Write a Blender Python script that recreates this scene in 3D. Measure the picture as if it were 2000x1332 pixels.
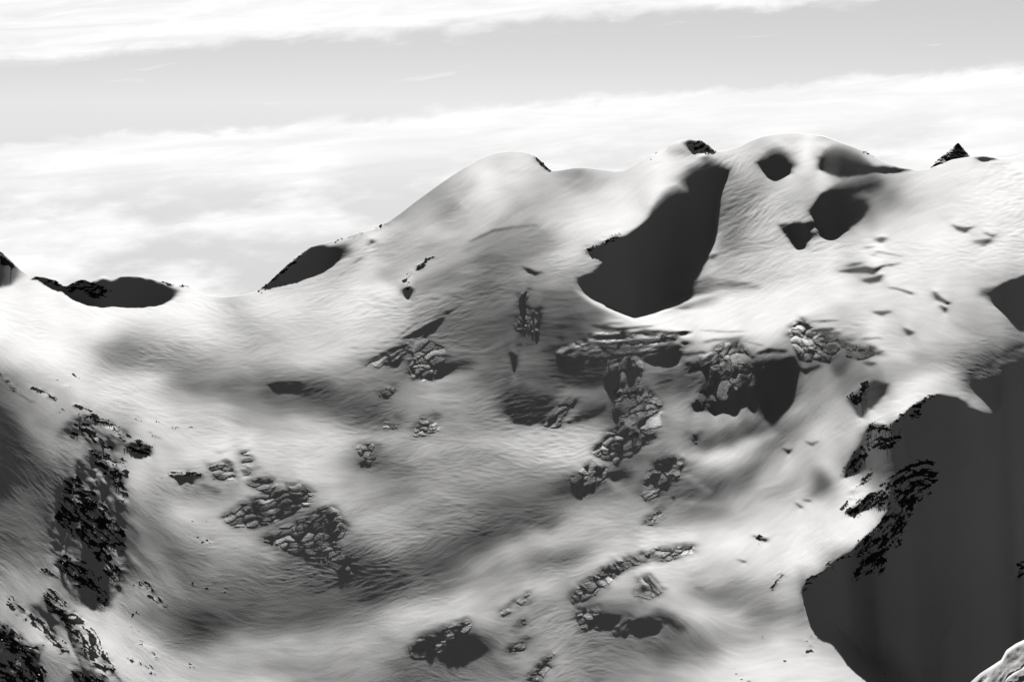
import bpy, bmesh, math, random
import numpy as np
from mathutils import Vector, Matrix, Euler
R = math.radians
for o in list(bpy.data.objects): bpy.data.objects.remove(o)
scene = bpy.context.scene; C = scene.collection
# ---------------------------------------------------------------- camera, sky, sun, exposure
FPX = 7000.0            # focal length in pixels of the 2000 px wide photograph (telephoto)
HORIZON = 200.0         # row of the photograph level with the camera
SUN_EL = R(38.0)
PITCH = math.atan((666.0 - HORIZON) / FPX)
CAM_Z = 0.0
cam_d = bpy.data.cameras.new('camera'); cam = bpy.data.objects.new('camera', cam_d); C.objects.link(cam)
cam_d.sensor_width = 36.0; cam_d.lens = FPX / 2000.0 * 36.0; cam_d.clip_start = 1.0; cam_d.clip_end = 60000.0
cam.location = (0, 0, CAM_Z); cam.rotation_euler = (R(90) - PITCH, 0, 0)
scene.camera = cam
def ray(u, v):
    """pixel of the photograph -> x/y and z/y of its line of sight (camera at origin, looking along +y)"""
    a = (u - 1000.0) / FPX; b = -(v - 666.0) / FPX
    c, s = math.cos(PITCH), math.sin(PITCH)
    dy = c + b * s; dz = -s + b * c
    return a / dy, dz / dy
vs = scene.view_settings; vs.view_transform = 'Standard'; vs.look = 'None'; vs.gamma = 1.0; vs.exposure = 0.64; vs.use_curve_mapping = False
sun_d = bpy.data.lights.new('sun', 'SUN'); sun_d.energy = 5.0; sun_d.angle = R(0.5); sun_d.color = (1, .99, .975)
sun = bpy.data.objects.new('sun', sun_d); C.objects.link(sun); sun.location = (0, 3000, 2500)
sun.rotation_euler = Vector((0, -math.cos(SUN_EL), -math.sin(SUN_EL))).to_track_quat('-Z', 'Y').to_euler()

class NT:
    """tiny helper to write node graphs as expressions"""
    def __init__(s, tree): s.t = tree; s.n = tree.nodes; s.l = tree.links
    def node(s, typ, **kw):
        n = s.n.new(typ)
        for k, v in kw.items(): setattr(n, k, v)
        return n
    def put(s, sock, v):
        if isinstance(v, bpy.types.NodeSocket): s.l.new(v, sock)
        else: sock.default_value = v
    def m(s, op, *a, clamp=False):
        n = s.node('ShaderNodeMath', operation=op, use_clamp=clamp)
        for i, v in enumerate(a): s.put(n.inputs[i], v)
        return n.outputs[0]
    def sstep(s, x, a, b):
        n = s.node('ShaderNodeMapRange', interpolation_type='SMOOTHSTEP'); n.clamp = True
        for i, v in zip((0, 1, 2, 3, 4), (x, a, b, 0., 1.)): s.put(n.inputs[i], v)
        return n.outputs[0]
    def xyz(s, x, y, z):
        n = s.node('ShaderNodeCombineXYZ')
        for i, v in enumerate((x, y, z)): s.put(n.inputs[i], v)
        return n.outputs[0]
    def noise(s, vec, scale=1., detail=4., rough=.5, dist=0.):
        n = s.node('ShaderNodeTexNoise'); s.put(n.inputs['Vector'], vec)
        n.inputs['Scale'].default_value = scale; n.inputs['Detail'].default_value = detail; n.inputs['Roughness'].default_value = rough; n.inputs['Distortion'].default_value = dist
        return n.outputs['Fac']
    def mix(s, f, a, b):
        return s.m('ADD', s.m('MULTIPLY', a, s.m('SUBTRACT', 1., f)), s.m('MULTIPLY', b, f))

scene.cycles.diffuse_bounces = 0
# black-and-white photograph through a deep red filter: the sky's red channel only, so the blue sky away from the sun is dark
world = bpy.data.worlds.new('World'); scene.world = world; world.use_nodes = True
w = NT(world.node_tree); w.n.clear()
sky = w.node('ShaderNodeTexSky', sky_type='NISHITA'); sky.sun_disc = False; sky.sun_elevation = SUN_EL; sky.sun_rotation = 0.0
sky.altitude = 2800.0; sky.air_density = 0.3; sky.dust_density = 2.0; sky.ozone_density = 4.0
sep = w.node('ShaderNodeSeparateColor'); w.l.new(sky.outputs[0], sep.inputs[0])
red = sep.outputs[0]
geo = w.node('ShaderNodeTexCoord'); gx = w.node('ShaderNodeSeparateXYZ'); w.l.new(geo.outputs['Generated'], gx.inputs[0])
az = w.m('ARCTAN2', gx.outputs[0], gx.outputs[1]); el = w.m('ARCSINE', gx.outputs[2])
tilt = w.m('SINE', az)
# cloud streets low over the horizon, in degrees of elevation, rising to the right
eld = w.m('SUBTRACT', w.m('ADD', w.m('MULTIPLY', el, 57.2958), .51), w.m('MULTIPLY', tilt, 4.3))
azd = w.m('MULTIPLY', az, 57.2958)
nv = w.xyz(w.m('MULTIPLY', azd, .55), w.m('MULTIPLY', eld, 1.5), 0.)
nv2 = w.xyz(w.m('MULTIPLY', azd, .30), w.m('MULTIPLY', eld, 1.1), 7.3)
n1 = w.m('SUBTRACT', w.noise(nv, 1.6, 7., .58, .4), .5); n2 = w.m('SUBTRACT', w.noise(nv2, 1., 3., .5), .5)
wisp = w.noise(w.xyz(w.m('MULTIPLY', azd, .35), w.m('MULTIPLY', eld, 3.2), 3.1), 1.3, 6., .6, .6)
e1 = w.m('ADD', eld, w.m('ADD', w.m('MULTIPLY', n1, .6), w.m('MULTIPLY', n2, .35)))
low = w.m('MULTIPLY', w.sstep(e1, .52, .34), w.sstep(el, -.09, -.07))                         # the lower bank: everything under its ragged top
e2 = w.m('ADD', eld, w.m('ADD', w.m('MULTIPLY', n1, .75), w.m('MULTIPLY', n2, .3)))
up = w.m('MULTIPLY', w.sstep(e2, 1.62, 1.92), w.sstep(e2, 3.6, 2.9))
far = w.m('MULTIPLY', w.sstep(e2, 4.2, 4.6), w.sstep(e2, 6.4, 5.6))
gaps = w.sstep(w.noise(w.xyz(w.m('MULTIPLY', azd, .28), w.m('MULTIPLY', eld, .9), 1.7), 1.2, 5., .6), .40, .60)
thin = w.sstep(w.m('SUBTRACT', .62, eld), .3, 1.4)
cover = w.m('MAXIMUM', w.m('MULTIPLY', low, w.m('SUBTRACT', 1., w.m('MULTIPLY', w.m('MULTIPLY', gaps, thin), .92))), w.m('MAXIMUM', up, far), clamp=True)
cover = w.m('MULTIPLY', cover, w.mix(w.sstep(wisp, .3, .62), .8, 1.))
cover = w.m('MAXIMUM', cover, w.m('MULTIPLY', w.sstep(wisp, .62, .78), .35))
towards = w.m('MULTIPLY', w.m('ADD', w.m('COSINE', az), 1.), .5)     # clouds shine through on the sun's side
cl = w.m('MULTIPLY', w.mix(w.m('POWER', towards, 2.), .12, 1.), w.mix(wisp, .80, 1.12))
cloud = w.m('MULTIPLY', cl, 10.2)
skyl = w.mix(w.m('MULTIPLY', w.m('MULTIPLY', w.sstep(el, .25, .05), towards), .55), red, 7.0)      # thin high veil towards the sun
lum = w.mix(w.sstep(el, -.10, -.08), .12, w.mix(cover, skyl, cloud))      # below the horizon: dim valleys
comb = w.node('ShaderNodeCombineColor')
for i in range(3): w.l.new(lum, comb.inputs[i])
bg = w.node('ShaderNodeBackground'); w.l.new(comb.outputs[0], bg.inputs[0]); bg.inputs[1].default_value = 0.065
out = w.node('ShaderNodeOutputWorld'); w.l.new(bg.outputs[0], out.inputs[0])
# ---------------------------------------------------------------- relief survey
# Tone survey of the snow: with the sun straight ahead the tone of evenly white snow
# tells how steeply it tilts.  Everything below is turned into SLOPE, then into metres.
f32 = np.float32
STEP = 2.0
U0, U1, V0, V1 = -200.0, 2200.0, 230.0, 1446.0
GX = np.arange(U0, U1 + .1, STEP); GY = np.arange(V0, V1 + .1, STEP)
NX, NY = len(GX), len(GY)
PX, PY = np.meshgrid(GX, GY)

def blur(a, sx, sy=None):
    """gaussian blur, sigma in cells"""
    sy = sx if sy is None else sy
    for ax, s in ((1, sx), (0, sy)):
        if s <= 0: continue
        r = max(1, int(3 * s)); k = np.exp(-.5 * (np.arange(-r, r + 1) / s) ** 2); k /= k.sum()
        pad = [(0, 0), (0, 0)]; pad[ax] = (r, r)
        b = np.pad(a, pad, mode='edge'); n = a.shape[ax]; o = np.zeros_like(a)
        for i, w in enumerate(k):
            o += w * (b[:, i:i + n] if ax == 1 else b[i:i + n, :])
        a = o
    return a

BASE_ROWS = {
 300: "900:215 950:235 1000:225 1300:235 1500:215 1560:235 1600:230 1700:215 1800:230 2000:240",
 350: "850:190 900:192 950:232 1000:212 1050:218 1100:185 1150:185 1200:212 1250:228 1300:236 1400:175 1450:172 1500:190 1600:220 1700:185 1800:225 1900:235 2000:240",
 400: "800:195 850:178 900:185 950:222 1000:200 1100:205 1200:225 1300:236 1400:165 1450:165 1500:190 1550:200 1640:185 1700:172 1750:190 1800:215 1900:235 2000:240",
 450: "700:212 750:210 800:198 850:188 900:185 950:190 1000:170 1050:165 1100:200 1150:230 1200:240 1250:235 1400:172 1450:178 1500:200 1550:192 1650:205 1700:225 1800:237 1900:236 2000:235",
 500: "600:210 650:200 700:195 750:198 800:190 850:190 900:165 950:150 1000:150 1050:165 1100:198 1150:200 1200:190 1400:190 1450:192 1500:212 1600:228 1700:237 1800:236 1900:230 2000:225",
 550: "0:240 300:240 500:230 550:215 600:205 650:197 700:202 750:207 800:182 850:165 900:150 950:140 1000:148 1050:150 1100:160 1150:160 1350:165 1400:185 1450:205 1500:218 1600:236 1700:228 1800:233 1900:212 1950:185 2000:170",
 600: "0:246 100:248 200:251 300:250 350:245 400:234 450:212 500:225 550:226 600:215 650:216 700:226 750:215 800:180 850:150 900:138 950:128 1000:130 1050:125 1100:128 1150:138 1200:150 1300:205 1350:222 1400:238 1500:245 1600:240 1700:218 1800:220 1900:197 1950:188 2000:150",
 650: "0:238 100:238 200:228 250:202 300:205 350:215 400:225 450:200 500:195 550:205 600:206 650:206 700:222 750:200 800:165 850:140 900:120 950:118 1000:115 1050:105 1100:100 1150:110 1200:160 1250:225 1300:236 1400:240 1500:236 1600:205 1700:218 1750:208 1800:206 1850:196 1900:182 1950:166 2000:155",
 700: "0:200 50:236 100:240 150:235 200:190 250:160 300:165 350:170 400:178 450:184 500:190 550:205 600:210 650:205 700:190 750:150 800:125 850:150 900:150 950:130 1000:122 1050:115 1100:112 1200:115 1300:130 1350:165 1400:185 1450:175 1500:150 1550:120 1600:150 1650:180 1700:202 1750:206 1800:195 1850:170 1900:140 1950:85 2000:45",
 750: "0:110 50:165 100:195 150:212 200:216 250:216 300:192 350:168 400:150 450:148 500:150 550:128 600:128 650:138 700:140 750:145 800:155 850:165 900:150 950:130 1000:115 1050:112 1100:120 1150:118 1200:135 1250:160 1300:105 1350:120 1400:130 1450:120 1500:105 1550:130 1600:172 1650:178 1700:150 1750:190 1800:202 1850:192 1900:100 2000:40",
 800: "0:100 50:145 100:178 150:190 200:200 250:220 300:216 350:206 400:190 450:174 500:160 550:150 600:150 650:128 700:122 750:128 800:140 850:160 900:160 950:150 1000:120 1050:118 1100:140 1150:125 1200:110 1300:150 1350:172 1400:188 1450:176 1500:135 1550:130 1600:182 1650:202 1700:222 1750:236 1800:225 1900:150 2000:40",
 850: "0:78 50:118 100:158 150:168 200:165 250:175 300:205 350:205 400:205 450:206 500:200 550:195 600:191 650:191 700:186 750:180 800:168 850:168 900:165 950:172 1000:190 1050:192 1100:192 1150:192 1200:150 1300:150 1350:150 1400:158 1450:125 1500:110 1550:162 1600:212 1650:216 1700:230 1750:200 1800:60 2000:40",
 900: "0:78 50:92 100:138 150:150 200:150 250:200 300:186 350:205 400:210 450:206 500:196 550:190 600:186 650:175 700:142 750:140 800:150 850:160 900:164 950:170 1000:175 1050:180 1100:192 1150:204 1200:160 1250:130 1300:140 1350:162 1400:202 1450:222 1500:198 1550:182 1600:196 1640:205 1700:70 2000:40",
 950: "0:88 50:96 100:112 150:105 250:182 300:172 350:160 400:148 450:150 500:176 550:172 600:190 650:186 700:165 750:145 800:140 850:155 900:155 950:150 1000:145 1050:128 1100:98 1150:90 1200:130 1250:150 1300:120 1350:130 1400:160 1450:160 1500:190 1550:185 1600:195 1640:222 1700:225 1760:60 2000:40",
 1000: "0:110 50:112 100:106 200:90 250:120 300:170 350:190 400:190 450:180 500:150 550:140 600:140 650:170 700:180 750:180 800:170 850:150 900:145 950:130 1000:125 1050:118 1100:172 1150:186 1200:182 1250:172 1300:148 1350:148 1400:160 1450:192 1500:216 1550:216 1600:222 1650:232 1720:232 1760:60 2000:38",
 1050: "0:112 50:122 100:112 200:90 250:100 300:150 350:160 400:165 450:170 500:160 550:140 600:120 650:150 700:150 750:160 800:160 850:132 900:118 950:118 1000:150 1050:172 1100:190 1150:180 1200:187 1250:198 1300:216 1350:222 1400:230 1450:236 1500:226 1550:222 1600:232 1650:238 1700:230 1740:60 2000:36",
 1100: "0:130 50:130 100:140 200:100 250:100 300:130 350:130 400:140 450:145 500:140 550:130 600:110 650:98 700:94 750:118 800:118 850:108 900:130 950:152 1000:166 1050:150 1100:145 1150:182 1200:202 1250:216 1300:226 1350:222 1400:216 1450:200 1500:216 1550:222 1600:230 1650:60 2000:34",
 1150: "0:162 50:162 100:162 150:150 200:140 250:150 300:150 350:130 400:120 450:115 500:110 550:110 600:104 650:88 700:86 750:104 800:120 850:130 900:160 950:172 1000:170 1050:170 1100:182 1150:150 1200:192 1250:192 1300:202 1350:182 1400:172 1450:178 1500:186 1550:186 1570:160 1620:50 2000:32",
 1200: "0:172 50:172 100:140 150:182 200:190 250:160 300:130 350:110 400:100 450:90 500:100 550:110 600:110 650:110 700:130 750:162 800:192 850:197 900:196 950:186 1000:165 1050:165 1100:170 1150:130 1200:115 1250:140 1300:160 1350:192 1400:180 1450:162 1500:168 1550:180 1600:170 1660:50 2000:30",
 1250: "0:120 50:192 100:200 150:155 200:182 250:212 300:172 350:140 400:125 450:140 500:165 550:166 600:166 650:166 700:176 750:176 800:165 850:95 900:85 950:120 1000:150 1050:160 1100:160 1150:140 1200:140 1250:140 1300:130 1350:140 1400:170 1450:192 1500:202 1550:212 1600:205 1650:175 1720:60 2000:40",
 1300: "0:90 50:110 100:150 150:172 200:190 250:212 300:192 350:190 400:182 450:186 500:176 550:166 600:160 650:160 700:165 750:150 800:122 850:120 900:130 950:140 1000:150 1050:160 1100:160 1150:140 1200:150 1250:160 1300:170 1350:182 1400:216 1450:226 1500:226 1550:226 1600:222 1650:212 1700:215 1745:205 1790:60 1900:35 2000:35",
 1340: "0:90 50:100 100:140 150:165 200:150 250:190 300:200 350:200 400:195 450:195 500:180 550:170 600:160 650:155 700:150 750:130 800:125 850:130 900:135 950:140 1000:150 1050:155 1100:160 1150:150 1200:155 1250:165 1300:175 1350:190 1400:220 1450:226 1500:228 1550:226 1600:222 1650:215 1700:215 1760:190 1810:150 1840:50 1900:40 2000:35",
}
def base_tone():
    ys = np.array(sorted(BASE_ROWS), float); xs = np.arange(-200, 2201, 25.)
    g = []
    for y in sorted(BASE_ROWS):
        p = np.array([[float(c) for c in e.split(':')] for e in BASE_ROWS[y].split()])
        g.append(np.interp(xs, p[:, 0], p[:, 1]))
    g = np.array(g)
    fy = np.clip(np.interp(GY, ys, np.arange(len(ys))), 0, len(ys) - 1.001); iy = fy.astype(int); fy = (fy - iy)
    fy = (fy * fy * (3 - 2 * fy))[:, None] * .5 + fy[:, None] * .5
    rows = g[iy] * (1 - fy) + g[iy + 1] * fy
    out = np.array([np.interp(GX, xs, r) for r in rows])
    return blur(out, 9, 6)

def sdf_mask(pts, grow=0.):
    """soft polygon: pts (x, y, softness px); returns (slices, mask)"""
    P = np.array([(p[0], p[1], p[2] if len(p) > 2 else 3.) for p in pts], float)
    m = P[:, 2].max() + 6 + grow
    i0 = max(0, int((P[:, 0].min() - m - U0) / STEP)); i1 = min(NX, int((P[:, 0].max() + m - U0) / STEP) + 2)
    j0 = max(0, int((P[:, 1].min() - m - V0) / STEP)); j1 = min(NY, int((P[:, 1].max() + m - V0) / STEP) + 2)
    x = PX[j0:j1, i0:i1]; y = PY[j0:j1, i0:i1]
    best = np.full(x.shape, 1e9); soft = np.full(x.shape, 3.); ins = np.zeros(x.shape, bool)
    for a, b in zip(P, np.roll(P, -1, 0)):
        dx, dy = b[0] - a[0], b[1] - a[1]
        k = np.clip(((x - a[0]) * dx + (y - a[1]) * dy) / (dx * dx + dy * dy + 1e-9), 0, 1)
        d = np.hypot(x - a[0] - k * dx, y - a[1] - k * dy)
        n = d < best; best = np.where(n, d, best); soft = np.where(n, a[2] + k * (b[2] - a[2]), soft)
        c = (a[1] > y) != (b[1] > y)
        with np.errstate(divide='ignore', invalid='ignore'):
            ins ^= c & (x < a[0] + (y - a[1]) * dx / (dy if dy else 1e-9))
    d = np.where(ins, best, -best) + grow
    k = np.clip(.5 + (d + .45 * np.maximum(soft - 6, 0)) / (2. * soft), 0, 1)
    return (slice(j0, j1), slice(i0, i1)), k * k * (3 - 2 * k)

def wob(pts, amp, seed, cell=7.):
    """roughen a survey outline: split its edges and jitter the new corners"""
    r = random.Random(seed); out = []
    for a, b in zip(pts, pts[1:] + pts[:1]):
        n = max(1, int(math.hypot(b[0] - a[0], b[1] - a[1]) / cell)); sa = a[2] if len(a) > 2 else 3.; sb = b[2] if len(b) > 2 else 3.
        for i in range(n):
            k = i / n; j = amp if i else amp * .4
            out.append((a[0] + k * (b[0] - a[0]) + r.uniform(-j, j), a[1] + k * (b[1] - a[1]) + r.uniform(-j, j), sa + k * (sb - sa)))
    return out

def poly(T, pts, v, op=1.):
    s, m = sdf_mask(pts); T[s] = T[s] * (1 - m * op) + v * m * op
def stroke(T, pts, v, w, soft=2., op=1.):
    """a tapering line of half-width w"""
    for (a, b) in zip(pts, pts[1:]):
        wa = a[2] if len(a) > 2 else w; wb = b[2] if len(b) > 2 else w
        m_ = max(wa, wb) + soft * 2 + 4
        i0 = max(0, int((min(a[0], b[0]) - m_ - U0) / STEP)); i1 = min(NX, int((max(a[0], b[0]) + m_ - U0) / STEP) + 2)
        j0 = max(0, int((min(a[1], b[1]) - m_ - V0) / STEP)); j1 = min(NY, int((max(a[1], b[1]) + m_ - V0) / STEP) + 2)
        x = PX[j0:j1, i0:i1]; y = PY[j0:j1, i0:i1]; dx, dy = b[0] - a[0], b[1] - a[1]
        k = np.clip(((x - a[0]) * dx + (y - a[1]) * dy) / (dx * dx + dy * dy + 1e-9), 0, 1)
        d = np.hypot(x - a[0] - k * dx, y - a[1] - k * dy); w_ = wa + k * (wb - wa)
        q = np.clip((w_ + soft - d) / (2 * soft), 0, 1) * op
        T[j0:j1, i0:i1] = T[j0:j1, i0:i1] * (1 - q) + v * q

D = 42      # just steeper than the sunlight: own shade
SHADE = [  # outline (x, y, edge softness)
 [(1350,335,8),(1388,321,8),(1425,331,4),(1420,350,2),(1402,380,2),(1401,415,2),(1400,440,2),(1392,472,2),(1377,500,2),(1362,520,3),(1336,540,3),(1316,556,6),(1372,570,16),(1324,588,8),(1297,602,3),(1280,613,2),(1240,619,2),(1212,614,2),(1197,601,2),(1175,589,2),(1155,582,2),(1140,567,2),(1130,555,2),(1126,543,3),(1155,531,3),(1175,515,2),(1180,510,2),(1152,500,2),(1146,487,2),(1162,481,2),(1187,471,2),(1225,458,3),(1250,440,3),(1262,428,4),(1275,410,6),(1300,388,8),(1325,375,7),(1343,374,6),(1337,352,8)],
 [(1476,317,4),(1490,311,6),(1515,302,9),(1535,308,8),(1548,322,6),(1545,338,4),(1530,344,3),(1512,350,2),(1500,345,2),(1488,332,3)],
 [(1599,306,3),(1612,303,7),(1635,301,9),(1655,306,9),(1672,312,8),(1688,319,6),(1707,325,4),(1740,327,3),(1782,331,2),(1750,336,4),(1700,338,3),(1665,344,2),(1640,347,2),(1620,341,3),(1602,332,2)],
 [(1605,377,4),(1630,370,5),(1662,364,6),(1712,360,9),(1684,373,6),(1664,382,5),(1690,390,5),(1697,402,3),(1692,417,2),(1675,435,2),(1650,452,2),(1630,462,2),(1612,455,2),(1600,440,2),(1590,427,2),(1581,412,3),(1595,390,4)],
 [(1522,440,2),(1550,435,3),(1585,432,3),(1596,435,3),(1587,446,2),(1574,452,2),(1598,456,5),(1588,464,4),(1573,467,2),(1572,486,2),(1557,487,2),(1545,475,2),(1532,457,2)],
 [(-220,480,2),(-80,470,2),(-10,488,2),(18,508,2),(35,527,3),(30,545,2),(22,556,2),(0,561,2),(-60,566,3),(-220,560,5)],
 [(62,537,2),(85,540,2),(112,547,2),(125,560,2),(150,548,2),(172,545,2),(185,552,2),(200,544,2),(217,549,2),(235,540,2),(270,541,2),(300,548,3),(330,559,3),(347,567,4),(342,578,3),(325,590,2),(300,597,2),(265,600,2),(220,598,2),(205,599,2),(175,595,2),(150,588,2),(135,577,2),(122,568,2),(105,565,2),(88,556,2)],
 [(1335,281,3),(1345,274,2),(1370,277,2),(1396,296,2),(1375,299,2),(1356,300,2),(1345,292,4)],
 [(1044,306,2),(1052,308,2),(1076,333,2),(1068,333,2),(1055,320,2)],
 [(1903,308,3),(1920,306,2),(1945,310,2),(1950,312,2),(1915,314,2)],
 [(507,567,2),(560,518,2),(607,484,2),(617,480,2),(650,481,4),(674,483,5),(675,493,7),(665,507,4),(645,522,3),(612,537,2),(575,550,2),(532,562,2)],
 [(1922,572,6),(1950,558,4),(1975,546,3),(2000,538,3),(2120,530,5),(2220,560,5),(2220,680,5),(2080,640,4),(2000,621,2),(1965,610,2),(1945,597,2)],
 # the deep cirque in shade
 [(2220,650,14),(2000,684,14),(1962,697,16),(1925,724,16),(1892,729,12),(1897,750,9),(1912,761,9),(1930,775,7),(1952,790,5),(1950,807,5),(1925,810,6),(1890,797,9),(1884,786,8),(1870,776,5),(1832,769,2),(1805,778,1.5),(1782,792,1.5),(1750,820,1.5),(1735,832,2),(1738,860,3),(1748,890,3),(1765,915,2),(1750,930,2),(1742,960,2),(1740,990,2),(1728,1003,2),(1715,1027,2),(1690,1047,2),(1672,1065,2),(1660,1082,2),(1640,1088,2),(1625,1100,2),(1600,1122,2),(1575,1133,2),(1567,1150,2),(1567,1162,2),(1577,1185,2),(1592,1207,2),(1605,1205,2),(1619,1216,2),(1630,1214,2),(1655,1240,2),(1675,1257,2),(1685,1275,2),(1712,1285,2),(1742,1297,2),(1756,1314,2),(1772,1332,3),(1782,1345,3),(1797,1283,3),(1808,1300,7),(1824,1325,9),(1840,1350,8),(1870,1460,3),(2220,1460,5)],
 [(1740,832,2),(1700,828,2),(1690,840,2),(1682,860,2),(1668,880,2),(1650,915,2),(1647,934,2),(1670,925,2),(1690,917,2),(1705,921,2),(1725,926,2),(1750,916,2)],
 [(1652,1000,2),(1675,986,2),(1690,972,2),(1722,957,2),(1745,970,2),(1745,992,2),(1722,998,2),(1705,990,2),(1682,1000,2),(1662,1009,2)],
 [(984,804,6),(990,784,10),(1030,776,12),(1080,776,10),(1077,797,5),(1060,824,3),(1037,831,2),(1003,828,4)],
 [(1080,680,10),(1125,700,8),(1186,706,4),(1184,726,4),(1180,748,6),(1150,748,8),(1118,738,12),(1090,718,14)],
 [(1250,700,2),(1290,676,3),(1320,670,4),(1337,680,4),(1326,702,3),(1312,712,2),(1272,711,2)],
 [(1104,828,2),(1125,812,4),(1145,800,6),(1185,786,3),(1186,800,2),(1162,816,4),(1130,826,4)],
 [(1478,752,6),(1486,722,10),(1500,705,5),(1550,695,2),(1562,722,2),(1550,747,2),(1525,744,3),(1505,748,3)],
 [(1655,780,2),(1680,758,2),(1706,742,3),(1737,750,4),(1730,770,2),(1702,800,2),(1694,795,2),(1686,816,2),(1673,809,2)],
 [(833,712,3),(860,711,5),(885,707,8),(912,708,9),(880,724,5),(864,735,3),(845,747,2),(832,735,2)],
 [(522,752,2),(537,746,2),(587,747,3),(605,754,8),(640,762,10),(605,770,7),(575,768,4),(533,762,3)],
 [(-220,760,20),(0,812,34),(25,838,30),(50,885,28),(78,915,26),(95,935,22),(50,945,16),(0,930,20),(-220,940,20)],
 [(1167,1200,2),(1185,1197,4),(1217,1200,4),(1205,1212,2),(1192,1222,2),(1165,1225,2)],
 [(1222,1215,2),(1250,1205,4),(1272,1205,5),(1290,1213,4),(1297,1222,4),(1282,1235,2),(1250,1234,2),(1226,1232,2),(1222,1243,1.5),(1214,1242,1.5)],
 [(1285,1200,7),(1305,1205,7),(1330,1225,8),(1312,1222,5),(1297,1214,4)],
 [(806,1262,2),(840,1240,3),(895,1236,4),(925,1245,6),(952,1268,7),(917,1277,4),(887,1275,3),(872,1285,2),(840,1280,2),(808,1275,2)],
 [(1512,756,16),(1526,772,14),(1502,792,14),(1488,785,12)],
 [(332,930,3),(345,926,2),(372,927,3),(390,931,5),(381,937,3),(375,947,1.5),(369,938,1.5),(360,941,1.5),(351,948,1.5),(344,936,3)],
 [(240,868,2),(262,864,2),(280,866,2),(296,872,2),(294,890,1.5),(280,893,1.5),(277,896,1.5),(262,893,2),(248,882,2)],
 # shaded flank of the left spur
 [(165,893,4),(183,879,3),(208,884,2),(228,905,2),(240,938,2),(246,965,2),(243,990,2),(238,1012,2),(240,1060,2),(243,1082,2),(226,1094,2),(230,1125,3),(235,1150,2),(217,1147,2),(212,1180,2),(197,1194,2),(172,1180,2),(155,1167,2),(150,1176,2),(140,1165,2),(120,1132,3),(112,1118,3),(132,1078,3),(110,1057,3),(104,1025,3),(112,1002,5),(140,985,4),(175,1000,4),(190,960,5),(172,920,5)],
 [(88,1166,4),(101,1170,2),(120,1195,2),(150,1238,2),(132,1232,5),(112,1210,6)],
 [(-220,1210,4),(-20,1222,4),(5,1235,2),(40,1262,2),(62,1272,2),(80,1264,2),(80,1276,2),(71,1290,2),(80,1310,2),(87,1336,2),(60,1345,4),(-220,1345,5)],
 [(140,1320,4),(165,1322,3),(205,1335,3),(240,1365,4),(160,1365,4)],
 [(1350,788,2),(1362,778,2),(1400,770,3),(1440,760,3),(1478,752,3),(1477,775,2),(1467,800,1.5),(1460,775,1.5),(1452,792,1.5),(1448,783,1.5),(1436,811,1.5),(1412,804,2),(1396,810,2),(1375,801,2),(1357,803,2)],
 [(1118,930,2),(1135,925,2),(1165,935,2),(1160,960,1.5),(1152,948,1.5),(1142,968,1.5),(1130,962,1.5),(1122,945,2)],
 [(1180,920,3),(1215,918,8),(1228,926,8),(1200,935,5),(1180,933,3)],
 [(1280,945,3),(1310,930,4),(1325,932,5),(1310,948,4),(1303,955,2),(1290,953,2)],
 [(2010,1100,5),(1998,1098,3),(1985,1130,3),(2010,1140,4)],
 [(785,566,2),(800,558,2),(808,565,2),(799,584,2),(790,578,2)],
]
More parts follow.
